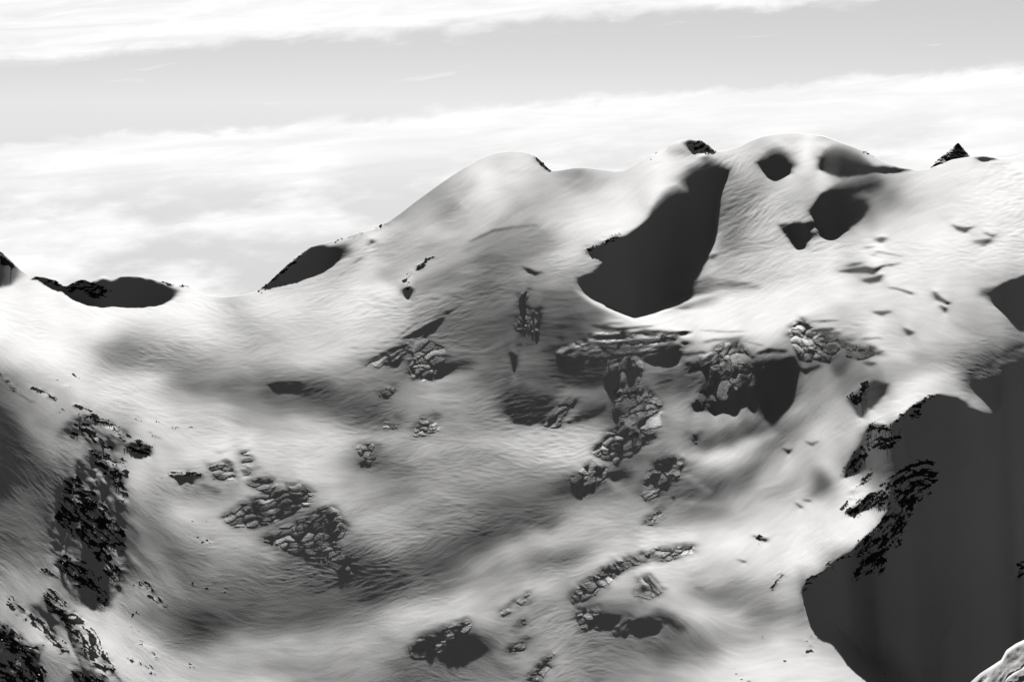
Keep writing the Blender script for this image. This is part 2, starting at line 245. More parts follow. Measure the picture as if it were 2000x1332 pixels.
# narrow steps: crevasse walls and schrunds  (points, tone, half width, softness)
LINES = [
 ([(1157,500,2),(1180,478,5),(1206,460,2)],45,3,2),
 ([(1640,530,1),(1660,529,4),(1690,527,6),(1705,530,6),(1728,518,1)],35,3,1.5),
 ([(1655,520,1),(1668,517,2.5),(1682,514,1)],60,2,1.5), ([(1720,520,1),(1740,518,2),(1758,514,1)],60,2,1.5),
 ([(1688,548,3),(1700,548,5),(1714,545,6),(1722,538,2)],50,3,1.5), ([(1705,500,1),(1712,492,1),(1760,500,.7)],95,1,1),
 ([(1692,484,1),(1705,483,1)],90,1.4,1), ([(1712,468,2),(1722,469,4),(1732,466,1)],60,3,3),
 ([(1862,440,1),(1872,447,4),(1885,449,5),(1900,444,1)],45,3,1.5), ([(1926,456,2),(1938,461,3),(1947,458,1)],55,2,1.5), ([(1905,472,2),(1922,474,5),(1935,470,3)],80,4,4),
 ([(1022,522,1),(1032,528,4),(1045,534,4),(1060,532,1)],50,3,1.5),
 ([(1380,504,1),(1392,502,4),(1402,498,1)],60,3,1.5), ([(1340,530,2),(1360,528,3),(1372,525,1)],60,2,2), ([(1345,545,2),(1356,536,2)],90,2,2),
 ([(1340,562,4),(1380,560,7),(1430,556,5),(1480,560,2)],120,5,7),
 ([(1736,562,1),(1752,564,1.4),(1780,573,2.5)],70,1.4,1), ([(1826,572,2),(1832,582,5),(1850,592,3),(1856,592,1)],45,3,1.5), ([(1838,598,2),(1845,604,4),(1846,611,1)],45,3,1.5),
 ([(1708,610,2),(1722,612,4),(1738,609,2)],75,3,2), ([(1768,643,2),(1775,650,5),(1782,650,3)],40,3,1.5),
 ([(1690,709,2),(1700,711,4),(1709,710,2)],40,3,1.5),
 ([(918,472,1),(940,462,2.5),(965,451,3),(1000,445,2),(1048,440,1)],95,2,2), ([(912,486),(960,465,6),(1010,455,8),(1060,456,4)],150,5,8),
 ([(720,480,1),(727,472,3),(727,468,1)],55,2,1.5), ([(692,514,.8),(706,503,1)],80,1,1), ([(666,538,.7),(672,532,.7)],90,1,1),
 # slots of the first icefall
 ([(785,662,1),(815,650,5),(845,636,7),(865,622,3)],38,4,1.5), ([(775,660,.8),(800,640,1.6),(815,632,.8)],70,1,1), ([(850,620,1),(876,610,2.5)],60,2,1.2),
 ([(718,706,1),(745,692,3),(770,682,4),(795,672,2)],50,3,1.5), ([(738,714,1),(760,700,4),(785,690,1)],60,2,1.5), ([(745,706,.8),(765,694,1.5)],70,1,1), ([(755,712,2),(775,708,6),(785,700,2)],45,3,2),
 ([(818,664,1),(835,652,2.5)],55,2,1.5), ([(870,690,1),(890,690,1),(912,692,.8)],100,1,1.5), ([(865,702,2),(890,700,3),(930,698,3),(945,705,2)],110,3,4),
 ([(523,751,1),(545,746,1.2),(588,746,1)],40,1,1),
 # the two runnels under the middle bump
 ([(1028,570,2),(1020,585,6),(1022,600,5),(1022,612,3)],45,4,2), ([(1018,635,2),(1021,645,3),(1024,650,1)],65,2,2), ([(1052,603,4),(1054,620,3),(1052,640,3)],55,3,2), ([(1048,652,5),(1050,660,3)],50,3,2),
 ([(1010,662,1),(1016,656,3),(1025,654,2)],70,2,1.5), ([(1010,673),(1017,672)],60,2,1.2),
 ([(998,690,4),(1004,698,6),(1005,712,4),(1004,724,2)],50,4,3), ([(985,735,1),(1000,740,2)],60,2,2),
 # long slots of the upper crevasse field
 ([(1155,635,1),(1180,640,5),(1205,643,3),(1240,640,2),(1275,637,.8)],62,3,1.5), ([(1150,640,1),(1190,632,1.5),(1215,632,1)],90,1.5,2.5),
 ([(1152,658,2),(1175,659,5),(1205,658,5),(1222,652,2)],55,4,1.5), ([(1225,652,2),(1260,648,5),(1300,648,2)],75,4,2), ([(1260,654,2),(1280,656,3),(1302,656,1)],45,3,1.5), ([(1300,650,2),(1330,651,3),(1350,649,.8)],65,2,1.2),
 ([(1120,668,1),(1140,660,3),(1155,652,1.5)],62,3,1.5), ([(1082,680,.8),(1095,672,1.2)],70,1,1),
 ([(1152,668,1),(1180,672,5),(1230,668,6),(1300,664,4),(1318,662,2)],62,4,2), ([(1170,690,3),(1200,683,5),(1260,678,4),(1290,676,1)],70,4,2), ([(1140,690,3),(1165,692,7),(1190,696,5)],75,5,3),
 ([(1250,687,2),(1270,690,4),(1288,688,2)],75,3,1.5), ([(1115,694,3),(1140,680,5),(1160,672,4)],95,4,4),
 ([(1370,645,.6),(1415,648,.8),(1453,647,.6)],90,.7,.8), ([(1452,666,.6),(1490,675,.7)],70,.7,.8),
 ([(1325,693,1),(1345,692,3),(1375,688,2)],62,3,2), ([(1340,710,4),(1360,715,6),(1385,700,5),(1400,690,3)],70,5,3), ([(1378,668,2),(1395,664,2),(1440,661,1)],95,2,2),
 ([(1480,690,3),(1500,685,4),(1535,686,3)],65,4,2), ([(1450,720,3),(1475,715,5),(1495,705,3)],60,4,2), ([(1500,682),(1525,684,2)],55,2,1),
 ([(1560,630,2),(1575,636,5),(1582,640,3)],45,4,1.5), ([(1585,628,1),(1610,627,2),(1635,626,.7)],70,1.5,1.2), ([(1585,646,2),(1610,645,5),(1625,643,3)],60,4,1.5), ([(1595,660,2),(1612,652,2.5),(1640,650,1)],75,2,1.5),
 ([(1600,675,3),(1640,680,3),(1655,672,2)],75,3,2.5), ([(1640,668,3),(1665,678,4),(1690,685,5),(1715,690,3),(1725,686,1)],60,4,2), ([(1685,662,1),(1720,660,1)],90,1.2,1), ([(1665,695,4),(1675,700,4)],45,3,1.5),
 ([(1550,715,2),(1575,725,5),(1600,715,3)],50,4,2), ([(1600,700,3),(1620,705,4),(1640,695,2)],70,4,3),
 ([(1640,720,12),(1655,705,6)],60,8,8),
 ([(1325,895,1),(1335,897,1)],70,1.5,1), ([(1355,848,2),(1358,855,3),(1360,860,1)],50,2,1.5),
 ([(1530,876,1),(1540,882,4),(1546,878,1.5)],55,3,1.5), ([(1575,863,1),(1586,868,2.5),(1597,862,1)],65,2,1.5), ([(1555,982,1),(1564,990,2.5)],40,2,1.2), ([(1570,976,1),(1582,978,2)],50,2,1.2),
 ([(1472,1046,1),(1485,1052,3),(1495,1054,4)],40,2,1.3), ([(1442,1093,1),(1455,1097,2)],55,2,1.2), ([(1315,970,2),(1316,978,2)],35,2,1.2),
 ([(1000,1170),(1010,1176,1.5)],110,1.5,1.5), ([(1360,1148,2),(1372,1150,2)],110,3,4),
 ([(1158,1262,1),(1170,1261,2)],80,2,2), ([(890,1210,.8),(917,1214,1)],95,1,1),
 # creases on the left flank and rills
 ([(60,1185,.8),(110,1230,1),(160,1285,1),(215,1330,1.2)],115,1,2.5), ([(0,735,1),(25,760,1.5),(60,785,1)],90,1.2,2), ([(175,795,1),(150,815,1)],150,1,2),
 ([(185,1255,1),(205,1292,1.5),(240,1335,2)],85,1.5,2), ([(20,1050,1),(35,1055,3),(52,1050,2)],80,2,2.5), ([(70,1058,1),(100,1065,1),(125,1080,1)],150,1,2),
 ([(250,1000,4),(265,1040,6),(262,1068,4)],75,4,5), ([(248,1075,2),(275,1100,3),(310,1130,2)],120,3,5), ([(230,1180,2),(280,1215,3),(330,1255,2)],140,3,6),
 ([(225,920,1),(232,945,2),(240,970,1)],150,1.5,2), ([(425,960,6),(395,950,3)],105,4,4),
 ([(300,850,.8),(312,856,1)],120,1,1.5),
]
LIT = [   # small sunlit ledges and lips
 ([(1150,664,1),(1185,667,2),(1230,662,1.2),(1290,657,1)],225,1,1.2), ([(1160,650,.7),(1185,652,1.2),(1210,650,.8)],235,1,1), ([(1125,678,.8),(1140,672,1.2)],215,1,1),
 ([(1240,548,7),(1252,545,5),(1262,546,2)],85,5,3), ([(1290,437,1),(1310,433,2),(1322,438,2)],62,2,3),
 ([(1325,683,1.2),(1355,680,1.5),(1400,668,1)],210,1.2,2), ([(1250,684,.8),(1285,681,.8)],190,1,1),
 ([(1590,660,1),(1600,655,1)],230,1,1), ([(1585,642,.8),(1622,639,.8)],215,1,1), ([(1600,672,1.2),(1632,670,1.5),(1655,685,1.5)],190,1.2,2),
 ([(1602,1128,1.4),(1618,1135,1.8),(1632,1144,1)],200,1,1.2), ([(1625,1117,.7),(1638,1126,.8)],205,.7,1),
 ([(130,1078,2),(100,1092,3),(60,1090,2)],165,3,5), ([(243,1000,3),(256,1015,3),(275,1030,2)],190,3,4), ([(243,1072,2),(262,1092,2.5),(290,1120,2)],180,2,4),
 ([(1830,1262,3),(1840,1240,2),(1858,1215,3)],48,3,4),
 ([(1300,925,1.5),(1345,930,2),(1385,960,1.5)],190,1.5,4), ([(1310,978,1),(1350,982,1.2),(1400,984,1)],200,1.2,4), ([(1185,938,2),(1205,950,3),(1230,965,2)],175,2,5),
 ([(840,745,2),(870,742,2),(930,730,2)],190,2,5), ([(1160,1167,2),(1230,1165,3),(1300,1170,2)],200,2,5), ([(1200,1140,2),(1235,1140,3)],205,2,4),
 ([(1595,308,1.2),(1597,330,1.5),(1592,350,1.5),(1596,372,1.2)],232,1.3,1.5),
 ([(895,380,1),(900,395,1.5),(912,408,1.5)],225,1,2), ([(780,1200,6),(850,1195,8),(920,1195,5)],208,6,14),
 ([(1090,775,2),(1110,765,4),(1160,772,3)],165,3,6), ([(1000,745,2),(1040,750,3),(1075,762,2)],140,3,6),
 ([(1245,712,3),(1290,718,4),(1320,712,3)],175,3,5),
]
FRACT = [   # broken ice: outline, cell px, stretch, angle, share of dark faces
 ([(812,668),(838,662),(852,672),(874,690),(866,704),(845,712),(852,726),(838,744),(823,746),(808,738),(796,722),(804,700)],13,1.5,15,.5),
 ([(1188,705),(1225,692),(1252,705),(1250,740),(1240,768),(1200,772),(1183,735)],26,1.3,10,.5),
 ([(1200,765),(1250,748),(1287,780),(1290,830),(1270,862),(1230,852),(1203,812)],20,1.3,15,.5),
 ([(1158,882),(1185,845),(1215,830),(1262,855),(1242,880),(1205,902),(1175,894)],13,1.6,20,.5),
 ([(1345,720),(1395,680),(1447,662),(1460,692),(1490,700),(1467,734),(1442,760),(1400,792),(1360,795),(1368,765),(1393,725)],19,1.5,15,.52),
 ([(1543,640),(1570,627),(1592,643),(1622,650),(1655,672),(1642,692),(1600,702),(1563,697),(1543,668)],16,1.4,-10,.48),
 ([(1650,668),(1690,674),(1722,690),(1690,697),(1655,690)],16,2.,-15,.5),
 ([(1116,938),(1145,910),(1170,904),(1188,915),(1182,936),(1155,947),(1130,952)],12,1.3,20,.55),
 ([(1252,964),(1258,930),(1280,900),(1310,894),(1338,900),(1326,928),(1295,942),(1285,967),(1265,977)],17,1.6,20,.5),
 ([(1118,1172),(1122,1158),(1150,1134),(1178,1112),(1205,1098),(1255,1082),(1260,1092),(1225,1106),(1200,1122),(1180,1142),(1150,1164)],10,2.2,-30,.55),
 ([(1255,1090),(1258,1080),(1300,1070),(1335,1068),(1355,1064),(1352,1078),(1320,1084),(1290,1090)],8,1.5,20,.45),
 ([(1240,1164),(1248,1130),(1270,1124),(1294,1152),(1277,1166)],17,2.2,-55,.55),
 ([(1126,1190),(1165,1187),(1170,1226),(1140,1230),(1128,1212)],9,1.5,10,.6),
 ([(1198,1230),(1212,1216),(1228,1208),(1222,1232)],9,1.4,30,.6),
 ([(800,1264),(830,1240),(870,1222),(917,1212),(920,1222),(893,1240),(874,1270),(830,1280),(806,1277)],9,3.8,8,.44),
 ([(438,1006),(500,970),(540,953),(582,946),(610,960),(602,987),(560,1002),(540,1014),(500,1024),(468,1028)],9,2.6,14,.6),
 ([(515,1052),(560,1028),(614,1003),(652,990),(678,1020),(667,1048),(640,1067),(600,1078),(558,1072)],9,2.4,14,.6),
 ([(598,1084),(650,1060),(690,1102),(672,1114),(628,1097)],8,2.2,10,.55),
 ([(405,910),(430,890),(482,884),(500,910),(472,940),(428,928)],8,4.2,6,.55),
 ([(486,942),(510,932),(540,948),(522,957)],8,3.,5,.4),
 ([(810,848),(823,818),(850,812),(856,836),(832,848)],8,1.6,15,.5), ([(750,832),(760,814),(777,815),(772,834)],8,1.5,10,.5),
 ([(740,771),(755,760),(772,753),(770,762),(752,772)],8,1.6,15,.5), ([(700,876),(715,866),(738,870),(732,903),(708,904)],8,1.8,10,.45),
 ([(1016,575),(1030,570),(1028,600),(1028,650),(1014,650),(1012,600)],8,1.2,0,.5), ([(1040,602),(1050,600),(1050,650),(1040,650)],7,1.2,0,.5),
 ([(1262,1020),(1288,994),(1292,1004),(1274,1022)],9,1.5,20,.45), ([(984,1196),(1005,1174),(1032,1162),(1030,1174),(1005,1190)],9,1.8,15,.4), ([(1005,1224),(1024,1206),(1028,1214),(1012,1226)],8,1.8,15,.4),
 ([(995,1266),(1012,1254),(1030,1248),(1020,1262)],9,2.,20,.55), ([(1028,1334),(1048,1304),(1062,1288),(1082,1276),(1075,1300),(1055,1334)],10,1.6,15,.5),
 ([(1060,828),(1085,800),(1115,776),(1125,784),(1107,806),(1092,828)],13,2.6,30,.5),
 ([(716,708),(750,690),(778,680),(797,670),(790,690),(765,706),(740,716)],9,3.4,28,.45), ([(1350,848),(1362,846),(1360,862),(1354,860)],6,1.2,0,.5),
 ([(1085,688),(1130,664),(1180,648),(1250,650),(1318,655),(1320,668),(1250,690),(1180,700),(1120,700)],15,6.5,6,.45),
]
FRACT += [
 ([(150,905),(185,880),(225,900),(246,962),(243,1080),(236,1150),(200,1192),(140,1166),(106,1112),(102,1020)],17,3.2,-50,.67),
 ([(-100,1200),(0,1224),(62,1268),(82,1264),(76,1295),(86,1345),(-100,1345)],15,3.0,-40,.68),
 ([(120,850),(155,812),(190,812),(250,852),(225,880),(200,872)],10,3.0,-30,.42),
 ([(60,1185),(100,1165),(150,1240),(210,1330),(180,1340),(120,1260)],16,5.0,-48,.30),
 ([(140,1312),(175,1312),(215,1345),(140,1348)],12,2.5,-40,.55),
]
CELLS = []      # ground plan of the separate ice blocks
def fracture(T, pts, cell, st, ang, face, seed, op=.92, patchy=False):
    """steps of broken ice: flat lit tops ending in dark vertical faces"""
    sl, m = sdf_mask(wob([(p[0], p[1], 7. if cell > 14 else 11.) for p in pts], 6., seed, 12.), 2.)
    rs = np.random.RandomState(seed); x = PX[sl]; y = PY[sl]
    hole = blur(rs.randn(*x.shape), 4, 2.5); m = m * np.clip((1.9 if cell > 11 else 1.2) + .9 * hole / hole.std(), 0, 1); ca, sa = math.cos(R(ang)), math.sin(R(ang))
    wx = x + blur(rs.randn(*x.shape), 3, 3) * cell * 1.7 + blur(rs.randn(*x.shape), 8, 8) * cell * 6; wy = y + blur(rs.randn(*x.shape), 3, 3) * cell * 1.7 + blur(rs.randn(*x.shape), 8, 8) * cell * 6
    a = (wx * ca - wy * sa) / (cell * st); b = (wx * sa + wy * ca) / cell
    ia = np.floor(a).astype(int); ib = np.floor(b).astype(int); tab = rs.rand(5, 4096)
    f1 = np.full(x.shape, 9.); f2 = f1.copy(); cy = f1 * 0; cid = np.zeros(x.shape, int); key = np.zeros(x.shape, int)
    for da in (-1, 0, 1):
        for db in (-1, 0, 1):
            h = ((ia + da) * 73856093 ^ (ib + db) * 19349663) & 4095
            sx = ia + da + tab[0][h]; sy = ib + db + tab[1][h]; ax_ = np.abs(a - sx); bx_ = np.abs(b - sy); d = .55 * np.maximum(ax_, bx_) + .45 * (ax_ + bx_)
            n = d < f1; f2 = np.where(n, f1, np.minimum(f2, d)); cy = np.where(n, b - sy, cy); cid = np.where(n, h, cid); key = np.where(n, (ia + da + 5000) * 20011 + ib + db + 5000, key); f1 = np.where(n, d, f1)
    thr = (.56 - face) * 1.1 + (tab[2][cid] - .5) * .9
    k = 1 / (1 + np.exp(-np.clip((cy - thr) * 11, -30, 30)))
    loc = np.clip(blur(np.clip(T[sl], 70, 255), 6, 6), 165 if face > .66 else 120, 185); top = loc * (.72 + .60 * tab[3][cid] ** 1.5); dark = 26 + 50 * tab[4][cid] ** 2
    v = top * (1 - k) + dark * k
    crack = np.clip(1 - (f2 - f1) * cell / 2.6, 0, 1); v = v * (1 - .6 * crack) + 40 * .6 * crack
    if not patchy: CELLS.append((sl, np.where((m > .5) & (crack < .75), key, -1)))
    if patchy:
        pn = blur(rs.randn(*x.shape), 5, 4); m = m * np.clip(pn / pn.std() * 1.5 + .2, 0, 1)
    T[sl] = T[sl] * (1 - m * op) + v * m * op

def fbm(seed, base=1., n=5):
    rs = np.random.RandomState(seed); o = np.zeros((NY, NX)); w = 1.
    for k in range(n):
        b = blur(rs.randn(NY, NX), base * 1.9 ** k, base * 1.5 ** k * .8); o += b / b.std() * w; w *= .9
    return o / o.std()

WASH = [   # broad swells and troughs: points, tone, half width, softness, strength
 ([(1380,872),(1430,856),(1492,832)],100,10,16,.9), ([(1335,893),(1400,892),(1462,868),(1510,850)],226,7,13,.9), ([(1350,962),(1400,948),(1450,930),(1492,900)],125,18,24,.8),
 ([(1440,985),(1500,945),(1550,900)],205,8,18,.7), ([(1600,930),(1610,945),(1592,960)],105,9,14,.8), ([(1470,1090),(1400,1060),(1340,1050)],238,14,26,.7),
 ([(1360,1145),(1440,1165),(1500,1180)],150,14,22,.8), ([(1330,1120),(1400,1135)],215,8,18,.7), ([(1290,1170),(1360,1195),(1440,1215)],215,9,18,.8),
 ([(1480,1205),(1560,1190),(1600,1215)],140,14,24,.7), ([(1220,1250),(1300,1270),(1380,1275)],125,16,26,.7), ([(1560,1245),(1620,1255),(1670,1285)],185,10,22,.7),
 ([(300,1010),(330,1080),(380,1150),(440,1200)],118,16,30,.6), ([(250,1030),(300,1085),(350,1150)],165,6,14,.6), ([(420,1190),(500,1210),(600,1190),(660,1160)],104,18,30,.5),
 ([(660,1152),(710,1150),(770,1140)],92,12,30,.6), ([(560,1100),(610,1120),(650,1150)],98,10,22,.7), ([(700,1110),(760,1120)],100,12,28,.6),
 ([(820,1090),(880,1070),(950,1050),(1010,1035)],100,10,20,.7), ([(1040,1015),(1070,1020),(1090,1005)],105,12,16,.7), ([(1060,1045),(1000,1075),(930,1110)],190,8,20,.7),
 ([(1040,1095),(1090,1090),(1140,1080)],130,10,18,.7), ([(900,1180),(980,1160),(1060,1140),(1120,1115)],200,9,20,.6),
 ([(690,890),(740,905),(780,915)],118,10,20,.7), ([(880,905),(940,900),(1000,905)],140,8,16,.5), ([(640,800),(720,820),(780,815)],105,12,22,.6), ([(540,780),(600,790),(660,780)],110,9,18,.6),
 ([(790,790),(850,780),(900,800)],178,9,18,.5), ([(870,835),(940,825),(1000,845)],130,8,18,.5), ([(380,755),(450,762),(520,760)],120,8,18,.6), ([(200,680),(280,685),(350,690)],148,12,22,.5),
 ([(160,735),(250,755),(310,750)],226,8,18,.6), ([(960,590),(1020,620),(1060,650)],100,14,26,.5), ([(1070,600),(1110,620),(1130,660)],100,14,26,.5), ([(900,560),(950,580)],120,12,26,.5),
 ([(1200,625),(1260,632),(1340,612),(1420,600)],246,9,14,.9), ([(1400,610),(1500,605),(1580,590)],248,14,22,.7), ([(1600,560),(1680,580),(1760,560)],240,14,24,.5),
 ([(1440,380),(1430,430),(1440,470)],150,16,26,.6), ([(1700,360),(1740,385),(1700,420)],150,14,22,.7), ([(1640,345),(1700,350),(1760,350)],165,8,14,.6), ([(1120,395),(1200,380),(1270,360),(1310,340)],242,8,18,.6),
 ([(1080,430),(1180,430),(1230,420)],246,14,24,.6), ([(930,330),(960,345),(955,380)],246,12,16,.7), ([(860,390),(880,405),(870,430)],165,8,16,.7), ([(950,480),(1000,470),(1060,475)],140,10,20,.6),
 ([(1100,335),(1130,338),(1150,342)],150,6,10,.7), ([(600,560),(680,545),(750,520)],228,9,24,.5), ([(690,600),(700,560),(730,520)],232,10,20,.5),
 ([(30,1010),(90,1030)],105,10,20,.4), ([(60,1150),(20,1120),(0,1110)],170,10,22,.5), ([(150,1200),(200,1250),(260,1310)],222,10,22,.6), ([(200,1200),(250,1230),(300,1275)],215,8,18,.5),
 ([(160,1185),(180,1220),(215,1265)],228,6,12,.5), ([(0,770),(60,830),(110,890)],165,8,20,.5), ([(280,960),(320,970),(370,965)],150,8,16,.5),
 ([(1650,800),(1640,860),(1620,900)],228,10,22,.6), ([(1560,720),(1600,750),(1570,800),(1520,830)],150,12,24,.6), ([(1500,820),(1560,800),(1620,770)],205,8,18,.5), ([(1720,720),(1800,705),(1860,690)],165,12,22,.5),
 ([(1740,770),(1800,745),(1850,735)],240,12,18,.7), ([(1860,755),(1900,780),(1935,795)],185,8,14,.6), ([(1900,640),(1960,660),(2000,655)],150,12,24,.5),
 ([(1310,300),(1330,296),(1352,301)],150,4,6,.9), ([(1302,294),(1316,286),(1328,290)],200,3,4,.8),
]
def survey():
    T = base_tone()
    T = T + 5 * np.clip((T - 165) / 60, 0, 1) - 10 * np.clip((150 - T) / 60, 0, 1)
    for pts, v, w, so, op in WASH: stroke(T, pts, v, w, so, op * .8)
    T = T + 12 * np.exp(-((PX - 620) / 260) ** 2 - ((PY - 900) / 90) ** 2); T = T + 16 * np.exp(-((PX - 520) / 240) ** 2 - ((PY - 1150) / 80) ** 2); T = blur(T, 3, 2.5); T = T + .5 * (T - blur(T, 34, 24)); T = 255 * np.clip(T / 255, .12, .985) ** 1.16
    # swells along the grain of the wind
    T = T + 4 * fbm(5, 5., 4) + SWELL * np.clip((250 - T) / 60, .35, 1)
    CIRQ = fbm(77, 12., 3)
    for i, s in enumerate(SHADE):
        s = [(x_, y_, so_ * (2.3 if so_ >= 5 else 1.)) for x_, y_, so_ in s] if len(s) <= 50 and s[0][0] != -220 else s; raw = SHADE[i]
        if len(s) <= 50: poly(T, wob(s, .9 if i == 0 else 1.7, i), D if i == 0 else 56 if raw[0] == (522,752,2) else 67 if raw[0] == (-220,760,20) else 10 if raw[0][0] in (1605, 1599, 1922, 1476) else 62 if raw[0][0] in (1080, 984, 1104) else 18 if raw[0] == (1655,780,2) else 52 if raw[0] in ((332,930,3), (240,868,2), (1118,930,2)) else 30 if max(p[0] for p in raw) < 360 else 40)
        if len(s) > 50:      # the cirque wall steepens to the lower right
            sl_, m_ = sdf_mask(s); k_ = np.clip((PX[sl_] - 1600) / 500 * .6 + (PY[sl_] - 780) / 600 * .6, 0, 1)
            tp_ = np.interp(PX[sl_], [1560, 1735, 1832, 1890, 1925, 1962, 2000, 2220], [1000, 740, 700, 729, 724, 697, 684, 650]); g_ = np.clip((PY[sl_] - tp_) / 90, 0, 1)
            T[sl_] = T[sl_] * (1 - m_) + (58 + (-54 - 85 * k_) * g_) * m_
    for i, (pts, cell, st, ang, face) in enumerate(FRACT):
        fracture(T, pts, cell * 1.35, st, ang, face, 40 + i)
        fracture(T, pts, cell * .7, st * .9, ang + 12, face, 140 + i, .9, True)
    for pts, v, w, so in LINES: stroke(T, pts, v, w, so)
    for pts, v, w, so in LIT: stroke(T, pts, v, w, so * (2. if so >= 4 else 1.), .5 if so >= 4 else 1.)
    return np.clip(T, -110, 252)
# ---------------------------------------------------------------- wind ripples: grain direction over the slope (degrees, + rises to the right)
GRAIN = [(100,620,-3),(300,680,-3),(50,750,-35),(150,800,-30),(250,780,-18),(400,750,-4),(100,900,-45),(300,900,-20),(350,1000,-35),(300,1100,-40),(200,1250,-42),(60,1180,-35),(450,1050,5),(500,1120,-5),(600,1130,-5),(420,920,15),(560,640,10),(700,500,25),(620,560,15),(800,450,25),(900,370,40),(1000,420,25),(900,520,18),(950,600,8),(1050,600,-5),(1150,400,30),(1250,380,35),(1200,560,-10),(1450,400,40),(1500,450,30),(1430,500,20),(1700,380,25),(1800,420,20),(1900,500,5),(1700,520,10),(1800,620,-10),(1950,640,-20),(1880,700,-25),(1600,800,50),(1500,780,35),(1500,900,45),(1450,960,45),(1600,1050,45),(1500,1100,25),(1300,1000,10),(1150,1000,15),(1000,900,10),(900,950,5),(800,850,15),(850,750,-15),(700,800,20),(600,850,5),(750,1080,15),(900,1080,25),(1000,1120,30),(1150,1100,25),(1250,1200,-20),(1350,1250,-35),(1500,1280,10),(1650,1270,-15),(1600,1180,30),(1850,760,-15),(1050,1250,30),(950,1250,-30),(700,1250,15),(500,1300,-10)]
def grain(swell=False, rocky=False):
    rs = np.random.RandomState(7)
    s = 8; cx = np.zeros((NY // s + 2, NX // s + 2)); cy = cx.copy(); ws = cx.copy()
    gx, gy = np.meshgrid(U0 + np.arange(cx.shape[1]) * s * STEP, V0 + np.arange(cx.shape[0]) * s * STEP)
    for x, y, a in GRAIN:
        w = 1 / (((gx - x) ** 2 + (gy - y) ** 2) / 2500. + 1.) ** 1.6; cx += w * math.cos(R(2 * a)); cy += w * math.sin(R(2 * a)); ws += w
    th = .5 * np.arctan2(cy, cx)
    up = lambda A: np.array([np.interp(np.arange(NX), np.arange(A.shape[1]) * s, r) for r in np.array([np.interp(np.arange(NY), np.arange(A.shape[0]) * s, c) for c in A.T]).T])
    C2, S2 = up(np.cos(2 * th)), up(np.sin(2 * th)); th = .5 * np.arctan2(S2, C2)
    th = th + blur(rs.randn(NY, NX), 14, 5) * 5
    vx, vy = np.cos(th), -np.sin(th)
    J, I = np.meshgrid(np.arange(NY), np.arange(NX), indexing='ij')
    def lic(src, L, hp=10):
        acc = src.copy() * 1.
        for sg in (1, -1):
            x = I.astype(float); y = J.astype(float)
            for k in range(L):
                i = np.clip(np.rint(x).astype(int), 0, NX - 1); j = np.clip(np.rint(y).astype(int), 0, NY - 1)
                x = x + sg * vx[j, i]; y = y + sg * vy[j, i]
                i = np.clip(np.rint(x).astype(int), 0, NX - 1); j = np.clip(np.rint(y).astype(int), 0, NY - 1)
                acc += src[j, i] * (1 - k / L)
        acc -= blur(acc, hp, hp * .6); return acc / acc.std()
    if swell: return 5 * lic(blur(rs.randn(NY, NX), 6, 5), 30, 34) + 3 * lic(blur(rs.randn(NY, NX), 2.5, 2.5), 16, 14)
    if rocky: return lic(blur(rs.randn(NY, NX), .45, .45), 3, 8) * .75 + lic(blur(rs.randn(NY, NX), 1.1, 1.1), 6, 12) * .65
    fine = lic(blur(rs.randn(NY, NX), .45, .5), 5)
    mid = lic(blur(rs.randn(NY, NX), .9, 1.), 12)
    mod = blur(rs.randn(NY, NX), 26, 13); mod = np.clip(.85 + .75 * mod / mod.std(), .12, 2.2)
    mod = mod * (1 - .65 * np.exp(-((PX - 1520) / 170) ** 2 - ((PY - 980) / 160) ** 2)) * (1 - .7 * np.exp(-((PX - 1420) / 220) ** 2 - ((PY - 610) / 40) ** 2)) * (1 - .5 * np.exp(-((PX - 720) / 260) ** 2 - ((PY - 1250) / 70) ** 2))
    return fine * mod, mid * np.clip(2 - mod, .3, 2)
SWELL = grain(True)
